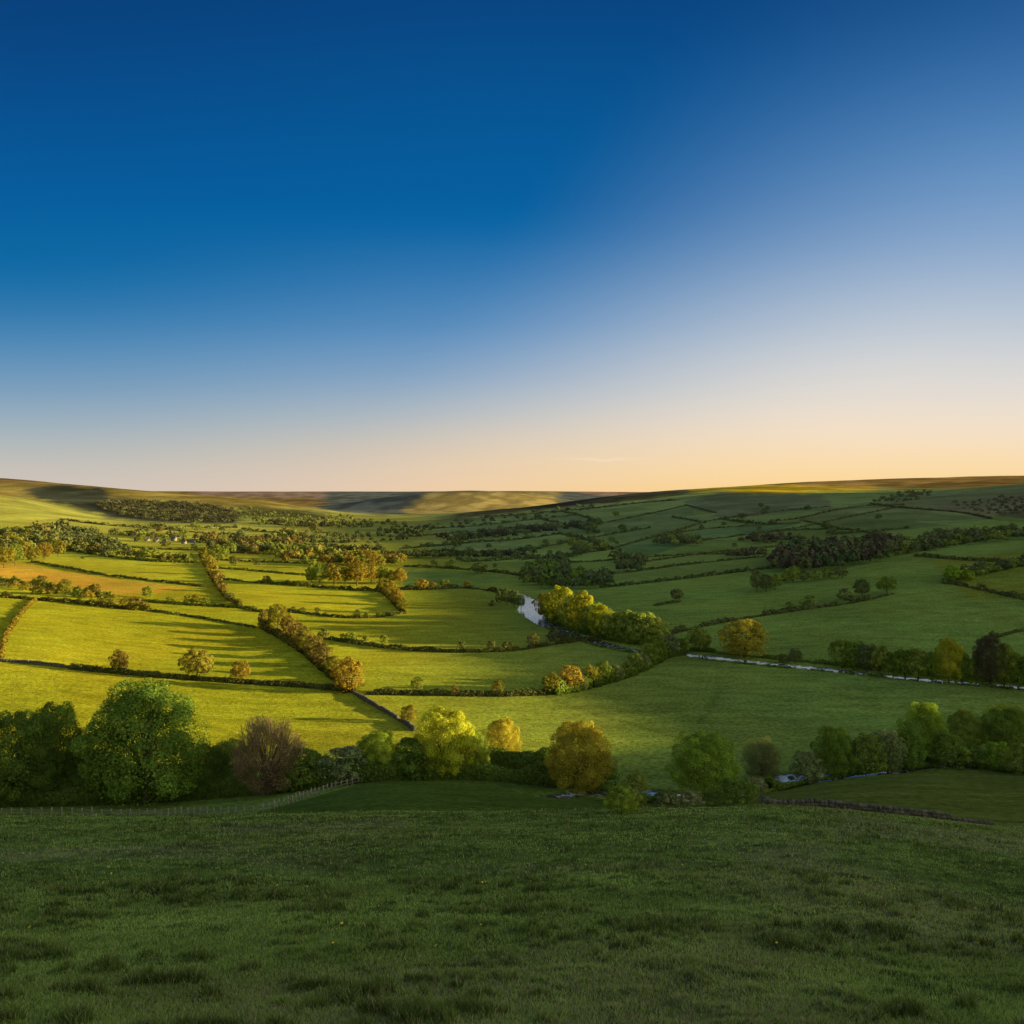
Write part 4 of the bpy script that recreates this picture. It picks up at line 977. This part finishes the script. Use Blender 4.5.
# ------------------------------------------------------------------ fence
def fence():
    pts = [(-60,817),(0,817),(60,817.5),(130,818),(190,818),(225,817),(258,815),(285,807),(310,798),(345,787),(385,780.5),(430,779.5)]
    pp = densify(smooth(pts, 1), 2.0)
    W = np.array([ground(p[0], p[1]-1.0, 60) for p in pp])
    d = np.linalg.norm(np.diff(W[:, :2], axis=0), axis=1); s = np.r_[0, np.cumsum(d)]
    n = 70; t = np.linspace(0, s[-1], n); X = np.interp(t, s, W[:, 0]); Y = np.interp(t, s, W[:, 1]); Z = zfun(X, Y)
    r = empty('fence', (X[0], Y[0], Z[0])); tag(r, 'weathered wooden post and rail fence running behind the near slope on the left', 'fence')
    o0 = np.array([X[0], Y[0], Z[0]]); rng = RS(4)
    for i in range(n):
        mb = MB(); h = 1.35*rng.uniform(.9, 1.15)
        mb.box((X[i]-o0[0], Y[i]-o0[1], Z[i]+h/2-.1-o0[2]), (.16, .16, h), rng.uniform(0, 1), .1, rng); mb.build('post', M_wood, r)
    for k, hh in enumerate((.45, .95)):
        mb = MB()
        for i in range(n-1):
            if rng.rand() < .12: continue
            a = np.array([X[i], Y[i], Z[i]+hh])-o0; b = np.array([X[i+1], Y[i+1], Z[i+1]+hh+rng.uniform(-.05, .05)])-o0
            mb.tube([a, (a+b)/2+np.array([0, 0, -.03]), b], [.045, .045, .045], 4)
        mb.build('rail', M_wood, r)
fence()
# ------------------------------------------------------------------ stream stones
rng = RS(12)
for j, (P, n_) in enumerate(((RIVP[1], 60),)):
    mb = None
    for k in range(n_):
        i = rng.randint(len(P)); s_ = rng.uniform(.25, .8)
        mb = MB(); th = np.linspace(0, 2*pi, 8)[:-1]
        rings = [(0, .5, -.3), (0, 1, 0), (0, .85, .35), (0, .4, .6)]
        V = []; 
        for (_, rr_, zz) in rings:
            for a in th: V.append((math.cos(a)*rr_*s_*rng.uniform(.8, 1.2), math.sin(a)*rr_*s_*rng.uniform(.7, 1), zz*s_*.8))
        q = [(a*7+b, a*7+(b+1) % 7, (a+1)*7+(b+1) % 7, (a+1)*7+b) for a in range(3) for b in range(7)]
        V.append((0, 0, .62*s_*.8)); q2 = [(21+b, 21+(b+1) % 7, 28, 28) for b in range(7)]
        o = mk('boulder', V, q, M_stone, T=[(21+b, 21+(b+1) % 7, 28) for b in range(7)], smooth_=True)
        o.location = (P[i, 0]+rng.uniform(-1, 1)*P[i, 3]*1.1, P[i, 1]+rng.uniform(-1, 1)*P[i, 3]*1.1, P[i, 2]-.05)
        tag(o, 'grey boulder lying in the bed of the near stream', 'boulder', 'boulders in the near stream')

# ------------------------------------------------------------------ foreground grass and flowers
def grass_mat():
    m, nt, out = newmat('grass_blades'); L = nt.links.new
    at = N(nt, 'ShaderNodeAttribute', attribute_name='leafcol')
    d = N(nt, 'ShaderNodeBsdfDiffuse'); t = N(nt, 'ShaderNodeBsdfTranslucent'); mx = N(nt, 'ShaderNodeMixShader'); mx.inputs[0].default_value = .35
    L(at.outputs[0], d.inputs[0]); L(at.outputs[0], t.inputs[0]); L(d.outputs[0], mx.inputs[1]); L(t.outputs[0], mx.inputs[2]); L(mx.outputs[0], out.inputs[0])
    return m
def fg_z(x, y): return zfun(x, y)+tuss(x, y)*(1-sstep(48, 68, y))
def grass():
    rng = RS(77); n = 640000
    px = rng.uniform(-60, 1084, n); v = rng.uniform(0, 1, n)**1.0
    tt = .352+v*(.66-.352)                      # slope of the sight line to the blade
    Y = 3.0/np.maximum(tt-.300, .02); Y = np.where(v < .3, rng.uniform(20, 66, n), Y)
    m = (Y < 66) & (Y > 4); px = px[m]; Y = Y[m]; n = len(Y)
    X = (px-CX)/F*Y*1.03
    Y = Y+rng.uniform(-.04, .04, n)*Y
    a = fbm(X/.42, Y/.34, 3, 60); tus = sstep(.58, .72, a)*sstep(.25, .6, fbm(X/3, Y/2.4, 2, 63))
    h = (.040+.035*rng.rand(n)+.12*tus*rng.uniform(.4, 1, n))*(1+.006*Y)
    w = np.maximum(.005, .0008*Y)*rng.uniform(.8, 1.4, n)
    fade = 1-sstep(50, 66, Y)*.5; h *= fade
    Z = fg_z(X, Y)-.02
    th = rng.uniform(0, 2*pi, n); lean = rng.uniform(.15, .8, n)*h; ld = rng.uniform(0, 2*pi, n)
    cx, sx = np.cos(th)*w/2, np.sin(th)*w/2; lx, ly = np.cos(ld)*lean, np.sin(ld)*lean
    V = np.stack([np.stack([X-cx, Y-sx, Z], 1), np.stack([X+cx, Y+sx, Z], 1),
                  np.stack([X+cx*.75+lx*.45, Y+sx*.75+ly*.45, Z+h*.6], 1), np.stack([X-cx*.75+lx*.45, Y-sx*.75+ly*.45, Z+h*.6], 1),
                  np.stack([X+lx, Y+ly, Z+h], 1)], 1).reshape(-1, 3)
    i = np.arange(n)*5
    Q = np.stack([i, i+1, i+2, i+3], 1); T_ = np.stack([i+3, i+2, i+4], 1)
    n2 = fbm(X/9, Y/9, 3, 44); n3 = fbm(X/2.2, Y/1.6, 3, 91)
    g = np.array([.25, .345, .075])[None]*(.55+.9*n3)[:, None]*rng.uniform(.55, 1.45, n)[:, None]
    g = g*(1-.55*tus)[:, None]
    dry = (rng.rand(n) < .08+.26*sstep(.48, .72, n2)*(1-tus))
    g = np.where(dry[:, None], np.array([.42, .36, .20])[None]*rng.uniform(.6, 1.2, n)[:, None], g)
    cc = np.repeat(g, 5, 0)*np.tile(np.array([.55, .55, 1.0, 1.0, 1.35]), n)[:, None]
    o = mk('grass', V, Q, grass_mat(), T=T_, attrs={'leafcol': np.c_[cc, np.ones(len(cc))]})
    o['kind'] = 'stuff'; tag(o, 'rough tussocky green grass covering the near slope', 'grass')
grass()
def flowers():
    rng = RS(5); mb = MB()
    pr = mb; n = 9
    V = []; Q = []
    for k in range(n):
        a = k*2*pi/n; a2 = a+.35
        b = len(V); V += [(0, 0, .012), (math.cos(a-.3)*.022, math.sin(a-.3)*.022, .018), (math.cos(a)*.034, math.sin(a)*.034, .012), (math.cos(a+.3)*.022, math.sin(a+.3)*.022, .018)]
        Q.append((b, b+1, b+2, b+3))
    head = mk('flower_head', V, Q, M_petal); hm = head.data; bpy.data.objects.remove(head)
    st = MB(); st.tube([(0, 0, -.2), (.004, 0, -.08), (0, 0, .01)], [.004, .0035, .003], 5); so = st.build('stem', M_stemg); sm = so.data; bpy.data.objects.remove(so)
    for k in range(80):
        px = rng.uniform(10, 1015); Y = rng.uniform(13, 34); X = (px-CX)/F*Y
        z = float(fg_z(np.array([X]), np.array([Y]))[0])+.17
        r = empty('wildflower', (X, Y, z), rng.uniform(0, 6)); r.rotation_euler = (rng.uniform(-.4, .8), rng.uniform(-.4, .4), rng.uniform(0, 6)); s_ = rng.uniform(.5, .95); r.scale = (s_,)*3
        tag(r, 'small yellow wildflower blooming in the rough foreground grass', 'flower', 'yellow wildflowers in the foreground grass')
        o = bpy.data.objects.new('flower_head', hm); C.objects.link(o); o.parent = r
        o = bpy.data.objects.new('stem', sm); C.objects.link(o); o.parent = r
M_stemg = plain('stalk', (.08, .12, .03), (.1, .14, .03), 5)
flowers()
